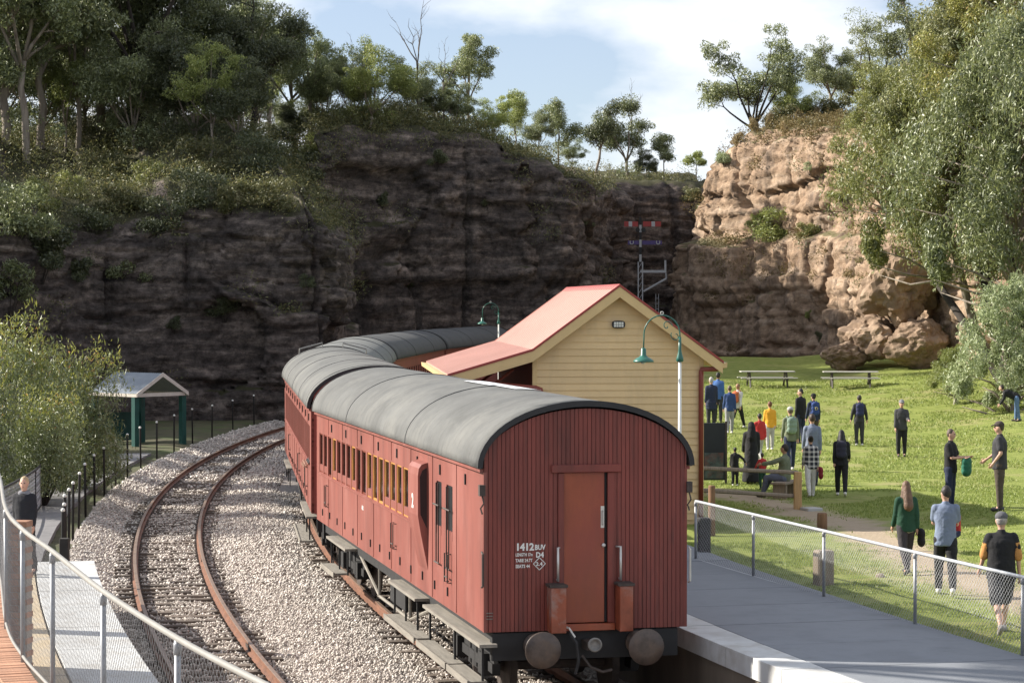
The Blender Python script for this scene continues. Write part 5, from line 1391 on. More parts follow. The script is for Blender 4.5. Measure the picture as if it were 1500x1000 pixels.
# ---- tall gums on the left slope: (px, base row, distance, prototype, height factor, label)
def gumtree(px, py, D, pro, hpx, label, group=None, rz=None, lm=None, H=None, sxy=None):
    Hm = hpx * D / F; s = Hm / H
    return put('gum_tree', pro, snap(px, py, D, random.uniform(.5, 6)), label, 'tree', group, sxy or s, rz, s, lm=lm)
grp = 'gum trees on the cliff tops'
LEFT = [(36, 250, 121, G[1], 300, 10, 'slender pale trunked gum rising from the far left slope'),
        (62, 245, 124, G[0], 320, 9, 'leaning pale gum with twin stems above the left slope'),
        (118, 240, 123, G[2], 290, 8, 'thin pale gum leaning over light green scrub on the left slope'),
        (8, 230, 130, G[0], 330, 9, 'gum at the edge of the left slope with a dense dull crown'),
        (150, 215, 134, G[1], 330, 10, 'pale gum standing behind the black barked trees'),
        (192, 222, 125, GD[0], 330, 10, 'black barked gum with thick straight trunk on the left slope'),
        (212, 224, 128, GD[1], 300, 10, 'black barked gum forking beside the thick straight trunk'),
        (262, 190, 136, G[2], 260, 8, 'gum with a thin open crown behind the black forked tree'),
        (318, 178, 134, GD[1], 150, 10, 'low dark gum with short twin trunks under the open crowns'),
        (352, 172, 137, G[4], 190, 6.5, 'dense bushy gum at the middle of the left hill'),
        (372, 180, 133, GD[0], 230, 10, 'dark gum with a long limb reaching right over the hill'),
        (428, 175, 138, G[1], 215, 10, 'tall open gum against the sky at the right of the left hill'),
        (300, 190, 140, G[0], 210, 9, 'gum with feathery top beside the patch of sky'),
        (478, 185, 137, G[3], 110, 6, 'small rounded gum at the edge of the upper cliff'),
        (90, 205, 138, GD[0], 300, 10, 'dark crowned gum at the back of the left slope'),
        (455, 182, 139, G[1], 200, 10, 'tall open gum leaning right at the end of the left hill'), (395, 178, 140, G[0], 215, 9, 'pale limbed gum between the dark gum and the open gum'), (340, 176, 142, G[1], 220, 10, 'straight tall gum behind the dense bushy one'),
        (240, 205, 133, G[3], 170, 6, 'short leafy gum between the dark trunks and the hill')]
for (px, py, D, pro, hp, H, lb) in LEFT: gumtree(px, py - 8, D, pro, hp * (1.2 if px < 260 else 1.05), lb, grp, H=H)
for i in range(22):
    px = -10 + i * 22.5 + random.uniform(-8, 8); pr, H = ((G[4], 6.5), (G[3], 6), (G[2], 8))[i % 3]
    gumtree(px, 200 + random.uniform(-20, 45), 135, pr, random.uniform(110, 210) * (.75 if px > 240 else 1), 'young leafy gum filling the left hill between the taller trunks', 'young gums filling the left hill', H=H, lm=(L_gum, L_gum_dk, L_bright)[i % 3])
MID = [(545, 196, 141, G[4], 128, 6.5, 'broad bushy gum on the upper cliff edge below bare dead branches', L_bright), (600, 192, 144, G[4], 100, 6.5, 'rounded sunlit gum beside the broad bushy one on the cliff edge', L_gum),
       (515, 190, 146, G[3], 95, 6, 'low gum under the forked dead tree', L_gum), (686, 190, 142, gum(41, 6.3, 1.35, .3, 5, 5, .48, 150, .15, .1, low=7), 150, 6.3, 'tall thin gum with tufted crown standing alone on the cliff edge', L_gum),
       (668, 196, 143, G[3], 72, 6, 'small bushy gum at the foot of the tall thin one', L_gum), (722, 200, 143, G[3], 70, 6, 'low gum to the right of the tall thin gum', L_bright),
       (755, 212, 143, gum(42, 4.6, 1.0, .2, 4, 3, .55, 200, .14, .07, low=3), 98, 4.6, 'upright rounded gum with bright foliage on the cliff edge', L_bright), (788, 222, 145, G[3], 70, 6, 'dark leafed low gum between two upright ones', L_gum),
       (818, 226, 145, gum(43, 4.6, 1.2, .3, 4, 3, .5, 200, .14, .07, low=2), 104, 4.6, 'gum with a high tufted top near the end of the cliff', L_gum), (838, 240, 147, G[3], 60, 6, 'last low gum before the cliff drops to the notch', L_gum),
       (640, 196, 146, G[3], 70, 6, 'dim low gum behind the cliff edge scrub', L_gum_dk),
       (918, 268, 180, gum(44, 6.2, 1.7, .25, 4, 4, .72, 220, .17, .12, low=2), 128, 6.2, 'gum with clustered crown at the cliff notch', L_gum), (868, 268, 178, gum(45, 5, 1.3, .4, 3, 3, .62, 200, .16, .09, lean=(.25, 0)), 96, 5, 'gum with curved leaning trunk left of the notch', L_gum_dk),
       (972, 266, 182, gum(46, 3.6, .8, .4, 3, 3, .45, 160, .15, .05), 70, 3.6, 'small thin gum with sparse crown at the right of the notch', L_gum), (945, 272, 184, G[3], 48, 6, 'low gum behind the cliff notch', L_gum_dk)]
for (px, py, D, pro, hp, H, lb, lm) in MID: gumtree(px, py + 4, D, pro, hp, lb, grp, H=H, lm=lm)
RIGHT = [(1106, 150, 134, gum(51, 6.4, 2.7, .2, 7, 6, .5, 120, .16, .12, bark=m_bark_d), 185, 6.4, 'spreading open gum with black trunk on top of the right cliff', L_gum), (1160, 175, 137, G[3], 95, 6, 'young leafy gum beside the spreading gum on the right cliff', L_bright),
         (1020, 205, 150, gum(53, 2.2, .9, .5, 3, 2, .4, 150, .14, .04), 45, 2.2, 'tiny gum at the very edge of the right cliff', L_bright),
         (1290, 130, 122, gum(54, 8, 4.2, .2, 5, 5, .8, 200, .17, .2, lean=(-.25, 0), bark=m_bark_d), 190, 8, 'gum with a dark trunk leaning left over the right cliff top', L_gum),
         (1215, 150, 135, G[1], 165, 10, 'pale limbed gum behind the leaning trunk on the right hill', L_gum), (1262, 140, 130, G[0], 170, 9, 'gum with silvery crown at the top of the right hill', L_wattle),
         (1340, 180, 112, G[0], 260, 9, 'tall gum half hidden behind the great wattles', L_gum), (1440, 190, 108, GD[0], 260, 10, 'dark gum behind the great wattles at the edge of the lawn', L_gum)]
for (px, py, D, pro, hp, H, lb, lm) in RIGHT: gumtree(px, py, D, pro, hp, lb, grp, H=H, lm=lm)
# great wattles in front of the right cliff
WA = [wattle(61, 3.9, 8.5, 56000, .19, lobes=60, foot=(3.6, .6, -4.6)), wattle(62, 3.3, 9.5, 52000, .18, lobes=60), wattle(63, 2.2, 4.6, 28000, .15, L_pale, 30)]
for (px, py, D, m, s, sz, lb, lm) in [(1382, 395, 103, WA[0], .98, 1.08, 'great drooping wattle overhanging the tan cliff', L_wattle), (1425, 320, 104, WA[1], 1.12, 1.2, 'tall silvery green wattle reaching the top of the frame', leaf_mat('silver wattle leaves', (.13, .15, .06), (.29, .30, .13), .38, (.44, .40, .23), gloss=.06)),
                                  (1490, 420, 96, WA[0], 1.05, 1.3, 'dense dull green wattle at the lawn edge over a dark trunk', L_gum), (1478, 200, 101, WA[1], 1.1, .95, 'yellow green wattle with tan seed sprays high at the edge', leaf_mat('yellow wattle leaves', (.2, .21, .06), (.36, .35, .10), .4, (.5, .38, .19), gloss=.06)),
                                  (1300, 300, 112, WA[1], .72, .7, 'smaller wattle leaning out from the right cliff face', L_wattle), (1478, 600, 92, WA[2], 1.0, 1.12, 'pale sage green bush tree standing on the lawn edge', L_pale), (1400, 575, 97, WA[2], .5, .42, 'low sage bush in front of the boulders', L_bright)]:
    wt = put('wattle_tree', m, at(px, py, D), lb, 'tree', 'wattles in front of the right cliff', s, 0.15, sz, lm=lm); wt.children[1].location.z = -.7
    if wt.location.z > 5 and m is WA[1]:
        # the bole reaches down to the bank behind the sage bush
        gx, gy = PX(1470 + random.uniform(-8, 28), 98 + random.uniform(-1, 3)), 98 + random.uniform(-1, 3); ft = Vector((gx, gy, float(lawn_h(np.array(gx), np.array(gy))) - .3)) - wt.location
        ft = Matrix.Rotation(-.15, 3, 'Z') @ ft; ft = Vector((ft.x / s, ft.y / s, ft.z / sz)); tb_ = MB(); tb_.smooth = True
        tb_.tube([ft, ft * .75 + Vector((.2, 0, 0)), ft * .4, Vector((0, 0, .5))], [.3, .26, .22, .18], 8); tb_.build('bole', m_bark_d, wt, fix=False)
# shrubs
SB = [shrub(71, 1.0, 1.3, 3600, .12), shrub(72, 1.3, 1.4, 4200, .13, lobes=12), shrub(73, .8, 1.2, 2600, .11)]
SD = [shrub(81, .6, .8, 1500, .26, L_dry, .07, 7, -1.0, hollow=.0)]
def bush(px, py, D, wpx, label, lm=None, pro=None, hs=1.0, cat='shrub', group='scrub on the cliffs'):
    s = wpx * D / F / 2.0
    return put('shrub', pro or random.choice(SB), snap(px, py, D) if group == 'scrub on the cliffs' or 'tussock' in group else at(px, py, D), label, cat, group, s, None, s * hs, parts=('stem', 'foliage'), lm=lm)
for a in [(1135, 350, 127, 78, 'bright green bush clinging to the right cliff', L_bright), (1105, 330, 129, 50, 'upright green bush above the ledge of the right cliff', L_bright), (1185, 345, 125, 46, 'green bush next to the bright bush on the right cliff', L_wattle), (1062, 240, 131, 44, 'pale tufted bush on the sloping top of the right cliff', L_pale), (1185, 250, 126, 30, 'small pale bush on the upper right cliff', L_pale),
          (1012, 295, 136, 44, 'brown scrub on the left shoulder of the right cliff', L_scrub), (1140, 145, 134, 70, 'brown heath on the right cliff top under the gum', L_scrub), (1215, 140, 131, 90, 'heath bushes on the crest of the right cliff', L_scrub), (1080, 172, 134, 40, 'dry brown bush at the right cliff edge', L_dry), (1255, 185, 122, 70, 'tall brown bush beside the great wattle', L_scrub),
          (1235, 290, 122, 46, 'green bush beside the wattle on the cliff', L_wattle), (1200, 500, 117, 36, 'dark bush at the foot of the right cliff', L_gum_dk), (1185, 465, 118, 26, 'green tuft on the shaded lower right cliff', L_bright),
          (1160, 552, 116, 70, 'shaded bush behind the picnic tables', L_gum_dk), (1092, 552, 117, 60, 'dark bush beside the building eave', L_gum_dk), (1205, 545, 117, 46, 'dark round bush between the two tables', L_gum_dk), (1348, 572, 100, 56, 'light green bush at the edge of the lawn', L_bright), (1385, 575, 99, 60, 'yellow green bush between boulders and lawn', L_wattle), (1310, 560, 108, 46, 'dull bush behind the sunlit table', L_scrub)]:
    bush(*a)
for i, a in enumerate([(465, 215, 133, 46, L_bright), (345, 300, 113, 90, L_scrub), (400, 298, 114, 70, L_scrub), (290, 290, 114, 80, L_gum_dk), (435, 250, 122, 90, L_gum_dk), (380, 240, 122, 80, L_gum_dk), (300, 245, 120, 80, L_scrub), (165, 255, 119, 90, L_scrub), (215, 262, 118, 80, L_wattle), (105, 280, 114, 80, L_wattle), (60, 300, 110, 100, L_wattle), (130, 330, 108, 80, L_gum_dk), (20, 330, 106, 110, L_gum), (60, 380, 104, 120, L_gum_dk), (110, 400, 105, 70, L_gum_dk), (15, 430, 102, 120, L_gum), (190, 400, 109, 70, L_gum), (240, 330, 111, 80, L_gum_dk), (180, 300, 113, 80, L_scrub)]):
    lbs = ['tufted bright bush at the end of the upper cliff', 'olive heath bush hanging over the lower cliff edge', 'yellowish heath bush on the corner of the lower cliff', 'dark bush over the middle of the lower cliff', 'dark bush below the upper cliff end', 'dark green thicket on the terrace above the lower cliff', 'olive scrub bush under the low dark gum', 'olive scrub at the foot of the pale trunks', 'light green bush beside the black trunks', 'yellow green bush on the left slope', 'large sunlit bush low on the left slope', 'dark bush left of the lower cliff', 'green bush at the edge of the left slope', 'wide dark bush under the left slope', 'dark bush on the lower left slope', 'broad green bush above the red tipped shrubs', 'small green bush growing on the lower cliff', 'dark bush hanging on the lower cliff', 'dull scrub bush at the left end of the lower cliff edge']
    bush(a[0], a[1] + 8, a[2], a[3], lbs[i], a[4])
for i, (px, py, D, w) in enumerate([(560, 300, 137, 40), (640, 240, 139, 44), (715, 300, 140, 30), (860, 330, 146, 34), (450, 420, 110, 40), (330, 460, 110, 50), (255, 480, 110, 40), (600, 420, 138, 30)]):
    bush(px, py, D, w, ['dim bush in a hollow of the upper cliff', 'dark bush below the upper cliff edge', 'small dark tuft on the upper cliff face', 'dark tuft near the notch on the cliff face', 'dark weed at the corner of the lower cliff', 'dark bush on the shaded lower cliff', 'dim bush low on the shaded lower cliff', 'tuft on a low ledge of the upper cliff'][i], L_gum_dk)
for i, (px, py, D, w) in enumerate([(1105, 182, 132, 34), (1125, 180, 132, 36), (1170, 178, 129, 40), (1200, 172, 129, 40), (1150, 195, 129, 30)]):
    bush(px, py, D, w, 'tussock of tall brown grass on the right cliff top', L_dry, SD[0], 1.6, 'grass tussock', 'brown tussocks on the right cliff top')
# bottlebrush shrubs by the path: dark green inside, yellow and red new growth on the crown
def bottlebrush(seed, r, h, n):
    st_, fo = shrub(seed, r, h, n, .12, leaf_mat('bottlebrush green leaves', (.07, .10, .03), (.19, .23, .06), .35, (.30, .31, .11), gloss=.12), .22, 24, -.6, hollow=.35)
    V = np.empty(len(fo.vertices) * 3, np.float32); fo.vertices.foreach_get('co', V); V = V.reshape(-1, 4, 3); rg = np.random.default_rng(seed)
    cz = V[:, :, 2].mean(1) / V[:, :, 2].max(); up = rg.random(len(V)) < np.clip((cz - .5) * 1.7, 0, .7)
    return st_, leaf_mesh('foliage', V[~up].reshape(-1, 3), fo.materials[0]), leaf_mesh('new_growth', V[up].reshape(-1, 3) + np.array([0, 0, .03]), L_tips)
BS = [bottlebrush(91, 1.9, 3.6, 20000), bottlebrush(92, 1.7, 3.3, 18000)]
for (px, py, D, m, s, sz, lb) in [(20, 712, 66, BS[0], 1.0, 1.42, 'sunlit red tipped shrub at the left of the path'), (112, 702, 70, BS[1], 1.02, 1.40, 'rounded red tipped shrub overhanging the path posts'), (-45, 720, 62, BS[1], 1.1, 1.5, 'red tipped shrub mostly beyond the walkway fence'), (62, 715, 64, BS[1], .85, .95, 'dark lower shrub between the red tipped ones'), (150, 690, 76, BS[0], .42, .42, 'small green shrub on the verge beside the capped posts')]:
    _last = put('shrub', m, at(px, py, D), lb, 'shrub', 'shrubs beside the path', s, None, sz, parts=('stem', 'foliage'))
    link('new_growth', m[2], _last)
# dead branches against the sky
dd_m = gum(99, 5.5, 1.9, .35, 4, 4, .5, 1, .1, .07, bark=m_dead, dead=True)
for i, (px, py, D, hp, rz, lb) in enumerate([(520, 150, 142, 95, .3, 'bare forked dead tree above the bushy gums'), (612, 150, 144, 150, 2.0, 'bare grey dead limb reaching up to the right of the bushy gum'), (650, 160, 145, 100, 4.0, 'thin dead sapling left of the tall thin gum'), (925, 190, 182, 70, 1.0, 'thin dead twigs above the clustered gum at the notch'), (360, 130, 139, 160, 2.6, 'bare dead stems among the left hill gums')]):
    t_ = put('dead_tree', dd_m, at(px, py, D), lb, 'tree', 'dead trees on the skyline', hp * D / F / 5.5 * .8, rz, hp * D / F / 5.5 * 1.1)
# gums beyond the left edge of the picture, whose shade falls over the far tracks
for i, (x, y, z, s) in enumerate([(-24, 80, 3.2, 1.05), (-27, 86, 4.0, 1.15), (-25.5, 92, 4.0, 1.15), (-29, 99, 5.0, 1.2), (-33, 92, 5.5, 1.2), (-22.5, 74, 3.0, .8), (-37, 118, 12, 1.3), (-42, 108, 11, 1.4)]):
    put('gum_tree', GD[i % 2], (x, y, z), 'dense dark gum on the left bank shading the tracks', 'tree', 'gums on the left bank', s)
put('gum_tree', gum(101, 5.5, 3.0, .2, 7, 5, .85, 230, .2, .22, bole=12), (-13.8, 35.6, 12.2), 'unseen tall bare stemmed gum added to shade the near right platform', 'tree')  # out of view; high crown shaped to shade the near platform, sparing the coach
# undergrowth: one mass nobody could count
def undergrowth(name, regions, label, lm=None):
    rg = np.random.default_rng(5); C = []
    for (x0, x1, y0, y1, zf, n, r, per) in regions:
        for k in range(n):
            x, y = rg.uniform(x0, x1), rg.uniform(y0, y1); z = zf(x, y)
            if z is None: continue
            s_ = r * rg.uniform(.5, 1.3); C.append(clump_pts((x, y, z + s_ * .3), (s_, s_, s_ * .7), per, rg, .3))
    o = link(name, leaf_mesh(name, leaves(np.concatenate(C), .16, .3, rg, .1), lm or L_scrub)); tag(o, label, 'undergrowth', kind='stuff')
undergrowth('undergrowth', [(-46, -9, 114, 146, topz('cliff_left_lower'), 260, 1.7, 200), (-40, -8, 100, 142, topz('cliff_left_lower'), 750, 1.0, 110), (-15, 8, 134, 152, topz('cliff_left_upper'), 420, 1.15, 170), (-17, -6, 133, 150, topz('cliff_left_upper'), 120, 1.7, 240), (5, 14, 178, 190, topz('cliff_left_upper'), 40, .9, 120), (8, 32, 110, 150, topz('cliff_right'), 260, .6, 100)], 'low olive scrub and heath carpeting the tops of the cliffs')

undergrowth('heath', [(10, 24, 124, 146, topz('cliff_right'), 300, .75, 120), (9, 20, 138, 150, topz('cliff_right'), 90, 1.0, 150)], 'brown flowering heath and dry grass on the crest of the right cliff', leaf_mat('brown heath leaves', (.15, .11, .045), (.27, .21, .085), .3, (.36, .28, .13), gloss=.03))
# ------------------------------------------------------------------ people
SKIN = [mat('light skin', (.55, .33, .24), .6, .08), mat('tan skin', (.36, .20, .13), .6, .08), mat('deep skin', (.16, .085, .055), .6, .08)]
m_eye = mat('dark eye', (.02, .015, .012), .3); m_lip = mat('lip', (.35, .13, .11), .5)
def cloth(name, c, var=.14): return mat(name, c, .9, var, 7, bump=.5, bscale=14)
def capsule(mb, a, b, r0, r1, n=10):
    a, b = Vector(a), Vector(b); d = (b - a); L = d.length or 1e-4; d = d / L
    pts = [a - d * r0 * .95, a - d * r0 * .6, a, b, b + d * r1 * .6, b + d * r1 * .95]
    mb.tube(pts, [r0 * .3, r0 * .8, r0, r1, r1 * .8, r1 * .3], n)
def ell(mb, c, r): mb.sphere(c, 1.0, 14, 9, r)
JOBS = []
def remesh_job(mb, vox, smooth=4):
    me = mb.mesh('tmp', [], fix=True); o = bpy.data.objects.new('tmp', me); COL.objects.link(o)
    m = o.modifiers.new('r', 'REMESH'); m.mode = 'VOXEL'; m.voxel_size = vox; m.use_smooth_shade = True
    s = o.modifiers.new('s', 'SMOOTH'); s.iterations = smooth; s.factor = .5
    return o
class Person:
    def __init__(s, **k): s.__dict__.update(k)
PEOPLE = []
def person(loc, H, face, label, top=None, bottom=None, skin=0, hair='short', hairc=(.03, .02, .015), stride=.0, arms=(0, 0), elbows=(.25, .25), sleeve='long', legs='long', shoe=None, lean=0.0, cap=None, pack=None, bag=None, extras=(), pose=None, girth=1.0, skirt=None, headturn=0.0, name='person', vox=.02, group='people around the station lawn'):
    """face: heading of the body in degrees, 0 = away from the camera (+Y), 90 = to the left (-X), 180 = towards the camera"""
    PEOPLE.append(Person(**locals()))
def joints(p):
    H = p.H; k = H / 1.75; J = {}
    hip = .93 * k; st = p.stride
    J['pel'] = Vector((0, 0, hip))
    def leg(sd, ang, knee):
        h = Vector((sd * .085 * k, 0, hip - .02 * k)); kn = h + Vector((sd * .015 * k, math.sin(ang) * .44 * k, -math.cos(ang) * .44 * k)); an = kn + Vector((0, math.sin(ang - knee) * .42 * k, -math.cos(ang - knee) * .42 * k))
        return h, kn, an
    J['hR'], J['kR'], J['aR'] = leg(1, st, max(0, -st) * .9 + .03); J['hL'], J['kL'], J['aL'] = leg(-1, -st, max(0, st) * .9 + .03)
    low = min(J['aR'].z, J['aL'].z) - .075 * k
    for q in list(J): J[q] = J[q] - Vector((0, 0, low))
    ln = p.lean; up = Vector((0, math.sin(ln), math.cos(ln))); J['pel'].z
    pe = J['pel']
    J['wa'] = pe + up * .16 * k; J['ch'] = pe + up * .40 * k; J['nk'] = pe + up * .555 * k; 
    hl = ln * .6; J['hd'] = J['nk'] + Vector((0, math.sin(hl) * .14 + .015, math.cos(hl) * .145)) * k
    for sd, s_ in ((1, 'R'), (-1, 'L')):
        i = 0 if sd > 0 else 1
        sh = pe + up * .485 * k + Vector((sd * .158 * k * p.girth ** .5, 0, 0)); A = p.arms[i]; E = p.elbows[i]
        if isinstance(A, tuple): fw, ab = A
        elif A == 0 and p.arms == (0, 0): fw, ab = -sd * p.stride * .9 + .06 * math.sin(p.loc[0] * 9 + sd), .07 + .05 * abs(math.sin(p.loc[0] * 5 + sd))
        else: fw, ab = A, .09
        d = Vector((sd * math.sin(ab), math.sin(fw) * math.cos(ab), -math.cos(fw) * math.cos(ab))); el = sh + d * .285 * k
        f2 = fw + (E[0] if isinstance(E, tuple) else E); inw = (E[1] if isinstance(E, tuple) else 0.0)
        d2 = Vector((sd * (math.sin(ab) * .5) - sd * inw, math.sin(f2) * math.cos(ab), -math.cos(f2) * math.cos(ab))); d2.normalize()
        J['s' + s_], J['e' + s_], J['w' + s_] = sh, el, el + d2 * .25 * k; J['d' + s_] = d2
    if p.pose: p.pose(J, k, p)
    return J
def build_people():
    made = []
    for p in PEOPLE:
        J = joints(p); k = p.H / 1.75; g = p.girth; v = p.vox
        b = MB()
        ell(b, J['pel'], (.155 * k * g, .11 * k * g, .13 * k)); capsule(b, J['pel'], J['ch'], .10 * k * g, .10 * k * g); ell(b, J['ch'], (.155 * k * g ** .5, .098 * k * g, .14 * k)); capsule(b, J['sR'], J['sL'], .062 * k, .062 * k)
        capsule(b, J['nk'] - (J['hd'] - J['nk']) * .3, J['hd'], .052 * k, .05 * k)
        hd = J['hd'] + Vector((0, .0, .03 * k)); ht = Matrix.Rotation(p.headturn, 3, 'Z')
        ell(b, hd, (.076 * k, .094 * k, .118 * k)); ell(b, hd + ht @ Vector((0, .03, -.055)) * k, (.056 * k, .062 * k, .06 * k))
        capsule(b, hd + ht @ Vector((0, .088, .01)) * k, hd + ht @ Vector((0, .108, -.022)) * k, .011 * k, .016 * k, 6)
        for sd in (-1, 1): ell(b, hd + ht @ Vector((sd * .078, -.005, -.005)) * k, (.014 * k, .025 * k, .033 * k))
        for s_ in 'RL':
            capsule(b, J['s' + s_], J['e' + s_], .05 * k, .04 * k); capsule(b, J['e' + s_], J['w' + s_], .04 * k, .027 * k)
            d = J['d' + s_]; capsule(b, J['w' + s_], J['w' + s_] + d * .075 * k, .03 * k, .036 * k)
            capsule(b, J['h' + s_], J['k' + s_], .088 * k * g, .056 * k); capsule(b, J['k' + s_], J['a' + s_] + Vector((0, 0, .02)), .056 * k, .036 * k)
            capsule(b, J['a' + s_], J['a' + s_] + Vector((0, .1, -.04)) * k, .036 * k, .03 * k)
        jobs = {'body': (remesh_job(b, v), None)}
        def clothes(nm, fn, mt, vox=None, sm=3):
            m = MB(); fn(m); jobs[nm] = (remesh_job(m, vox or v, sm), mt)
        if p.top:
            def ft(m):
                e = .022 * k
                if p.lean > .4 or p.pose: ell(m, J['ch'], (.175 * k * g ** .5, .13 * k * g, .17 * k)); capsule(m, J['pel'], J['ch'], .135 * k * g + e, .145 * k * g)
                else:
                    ax = J['ch'] - J['pel']; g2 = g ** .5; n = 18; vs = []; fs = []
                    rings = [(-.27, .178 * g, .138 * g), (-.1, .174 * g, .136 * g), (.2, .166 * g, .13 * g), (.5, .162 * g, .126 * g), (.8, .176 * g2, .13 * g), (1.08, .182 * g2, .126 * g), (1.28, .15 * g2, .1), (1.36, .08, .07)]
                    for (t_, rx, ry) in rings:
                        c = J['pel'] + ax * t_
                        for q in range(n): vs.append(c + Vector((rx * k * math.cos(6.2832 * q / n), ry * k * math.sin(6.2832 * q / n), 0)))
                    for i in range(len(rings) - 1):
                        for q in range(n): fs.append((i * n + q, i * n + (q + 1) % n, (i + 1) * n + (q + 1) % n, (i + 1) * n + q))
                    fs += [tuple(range(n - 1, -1, -1)), tuple(range((len(rings) - 1) * n, len(rings) * n))]; m.add(vs, fs)
                capsule(m, J['sR'], J['nk'] - Vector((0, 0, .05)) * k, .062 * k, .07 * k); capsule(m, J['sL'], J['nk'] - Vector((0, 0, .05)) * k, .062 * k, .07 * k)
                capsule(m, J['nk'] - Vector((0, 0, .03)) * k, J['nk'] + Vector((0, 0, .012)) * k, .068 * k, .06 * k)
                for s_ in 'RL':
                    if p.sleeve == 'long': capsule(m, J['s' + s_], J['e' + s_], .066 * k, .056 * k); capsule(m, J['e' + s_], J['e' + s_].lerp(J['w' + s_], .9), .056 * k, .044 * k)
                    else: capsule(m, J['s' + s_], J['s' + s_].lerp(J['e' + s_], .68), .072 * k, .066 * k)
            clothes('jacket' if p.sleeve == 'long' else 'shirt', ft, p.top)
        if p.bottom:
            def fb(m):
                ell(m, J['pel'] - Vector((0, 0, .02)), (.165 * k * g, .122 * k * g, .13 * k))
                for s_ in 'RL':
                    capsule(m, J['h' + s_], J['k' + s_] if p.legs == 'long' else J['h' + s_].lerp(J['k' + s_], .95), .103 * k * g, .074 * k if p.legs == 'long' else .092 * k)
                    if p.legs == 'long': capsule(m, J['k' + s_], J['a' + s_] + Vector((0, 0, .03)), .072 * k, .055 * k)
            clothes('trousers' if p.legs == 'long' else 'shorts', fb, p.bottom)
        if p.skirt:
            def fs_(m):
                zz = J['pel'].z
                m.tube([(0, 0, .05 * k), (0, 0, .3 * k), (0, 0, zz * .7), (0, 0, zz), J['ch']], [.27 * k, .25 * k, .215 * k, .19 * k, .16 * k], 16)
                ell(m, J['ch'], (.2 * k, .15 * k, .2 * k)); capsule(m, J['sR'], J['sL'], .09 * k, .09 * k)
                capsule(m, J['nk'], J['hd'], .1 * k, .11 * k); ell(m, hd + ht @ Vector((0, -.025, .01)) * k, (.098 * k, .10 * k, .13 * k)); capsule(m, J['hd'] - Vector((0, .06, 0)) * k, J['ch'] - Vector((0, .08, 0)) * k, .11 * k, .14 * k)
                for s_ in 'RL': capsule(m, J['s' + s_], J['e' + s_], .09 * k, .08 * k); capsule(m, J['e' + s_], J['w' + s_], .08 * k, .07 * k)
            clothes('robe', fs_, p.skirt)
        for s_ in 'RL':
            def fsh(m, s_=s_):
                a = J['a' + s_]; back = Vector((0, -.045, -.035)) * k; fr = Vector((0, .15, -.045)) * k
                ang = 0.0
                if p.stride and ((s_ == 'R' and p.stride < 0) or (s_ == 'L' and p.stride > 0)): ang = -min(.75, abs(p.stride) * 1.3)
                Rm = Matrix.Rotation(ang, 3, 'X'); back, fr = Rm @ back, Rm @ fr
                capsule(m, a + back, a + fr, .042 * k, .036 * k); capsule(m, a, a + back, .046 * k, .042 * k)
            clothes('shoe_' + s_, fsh, p.shoe or m_shoe_d, .016, 2)
        hm = mat('hair %.3f %.3f %.3f' % p.hairc, p.hairc, .6, .3, 9, bump=.6, bscale=30)
        if p.hair != 'none':
            def fh(m):
                ell(m, hd + ht @ Vector((0, -.018, .022)) * k, (.083 * k, .09 * k, .112 * k))
                if p.hair == 'long':
                    capsule(m, hd + ht @ Vector((0, -.05, .0)) * k, J['ch'] + Vector((0, -.115 * g, -.02)) * k, .075 * k, .10 * k)
                    for sd in (-1, 1): capsule(m, hd + ht @ Vector((sd * .06, -.02, 0)) * k, hd + ht @ Vector((sd * .085, -.04, -.2)) * k, .03 * k, .04 * k)
                if p.hair == 'bun': ell(m, hd + ht @ Vector((0, -.1, .08)) * k, (.045 * k,) * 3)
            clothes('hair', fh, hm, .015, 2)
        if p.cap:
            def fc(m):
                ell(m, hd + ht @ Vector((0, -.008, .055)) * k, (.092 * k, .102 * k, .078 * k)); 
                for i in range(3): capsule(m, hd + ht @ Vector((-.045, .09 + .03 * i, .05 - .008 * i)) * k, hd + ht @ Vector((.045, .09 + .03 * i, .05 - .008 * i)) * k, .013 * k, .013 * k, 6)
            clothes('cap', fc, p.cap, .014, 2)
        if p.pack:
            def fp(m):
                c = J['ch'] + Vector((0, -.20 * g, -.06)) * k
                for dz in (-.13, 0, .12): ell(m, c + Vector((0, 0, dz)) * k, (.15 * k, .09 * k, .12 * k))
                for sd in (-1, 1): m.tube([c + Vector((sd * .1, .08, .18)) * k, J['ch'] + Vector((sd * .11, .0, .19)) * k, J['ch'] + Vector((sd * .12, .14 * g, .05)) * k, J['ch'] + Vector((sd * .14, .05, -.14)) * k, c + Vector((sd * .12, .08, -.18)) * k], .022 * k, 6)
            clothes('backpack', fp, p.pack)
        if p.bag:
            mtb, side, col_ = p.bag
            def fg(m):
                w = J['w' + side]; sd = 1 if side == 'R' else -1
                c = w + Vector((sd * .08, -.02, -.18)) * k
                for dz in (-.07, .05): ell(m, c + Vector((0, 0, dz)), (.07 * k, .13 * k, .12 * k))
                m.tube([c + Vector((0, -.08, .12)), w, c + Vector((0, .08, .12))], .016, 6)
            clothes('bag', fg, mtb)
        for (nm, fn, mt) in p.extras: clothes(nm, (lambda m, fn=fn: fn(m, J, k)), mt)
        made.append((p, J, k, jobs, hd, ht))
    dg = bpy.context.evaluated_depsgraph_get(); dg.update()
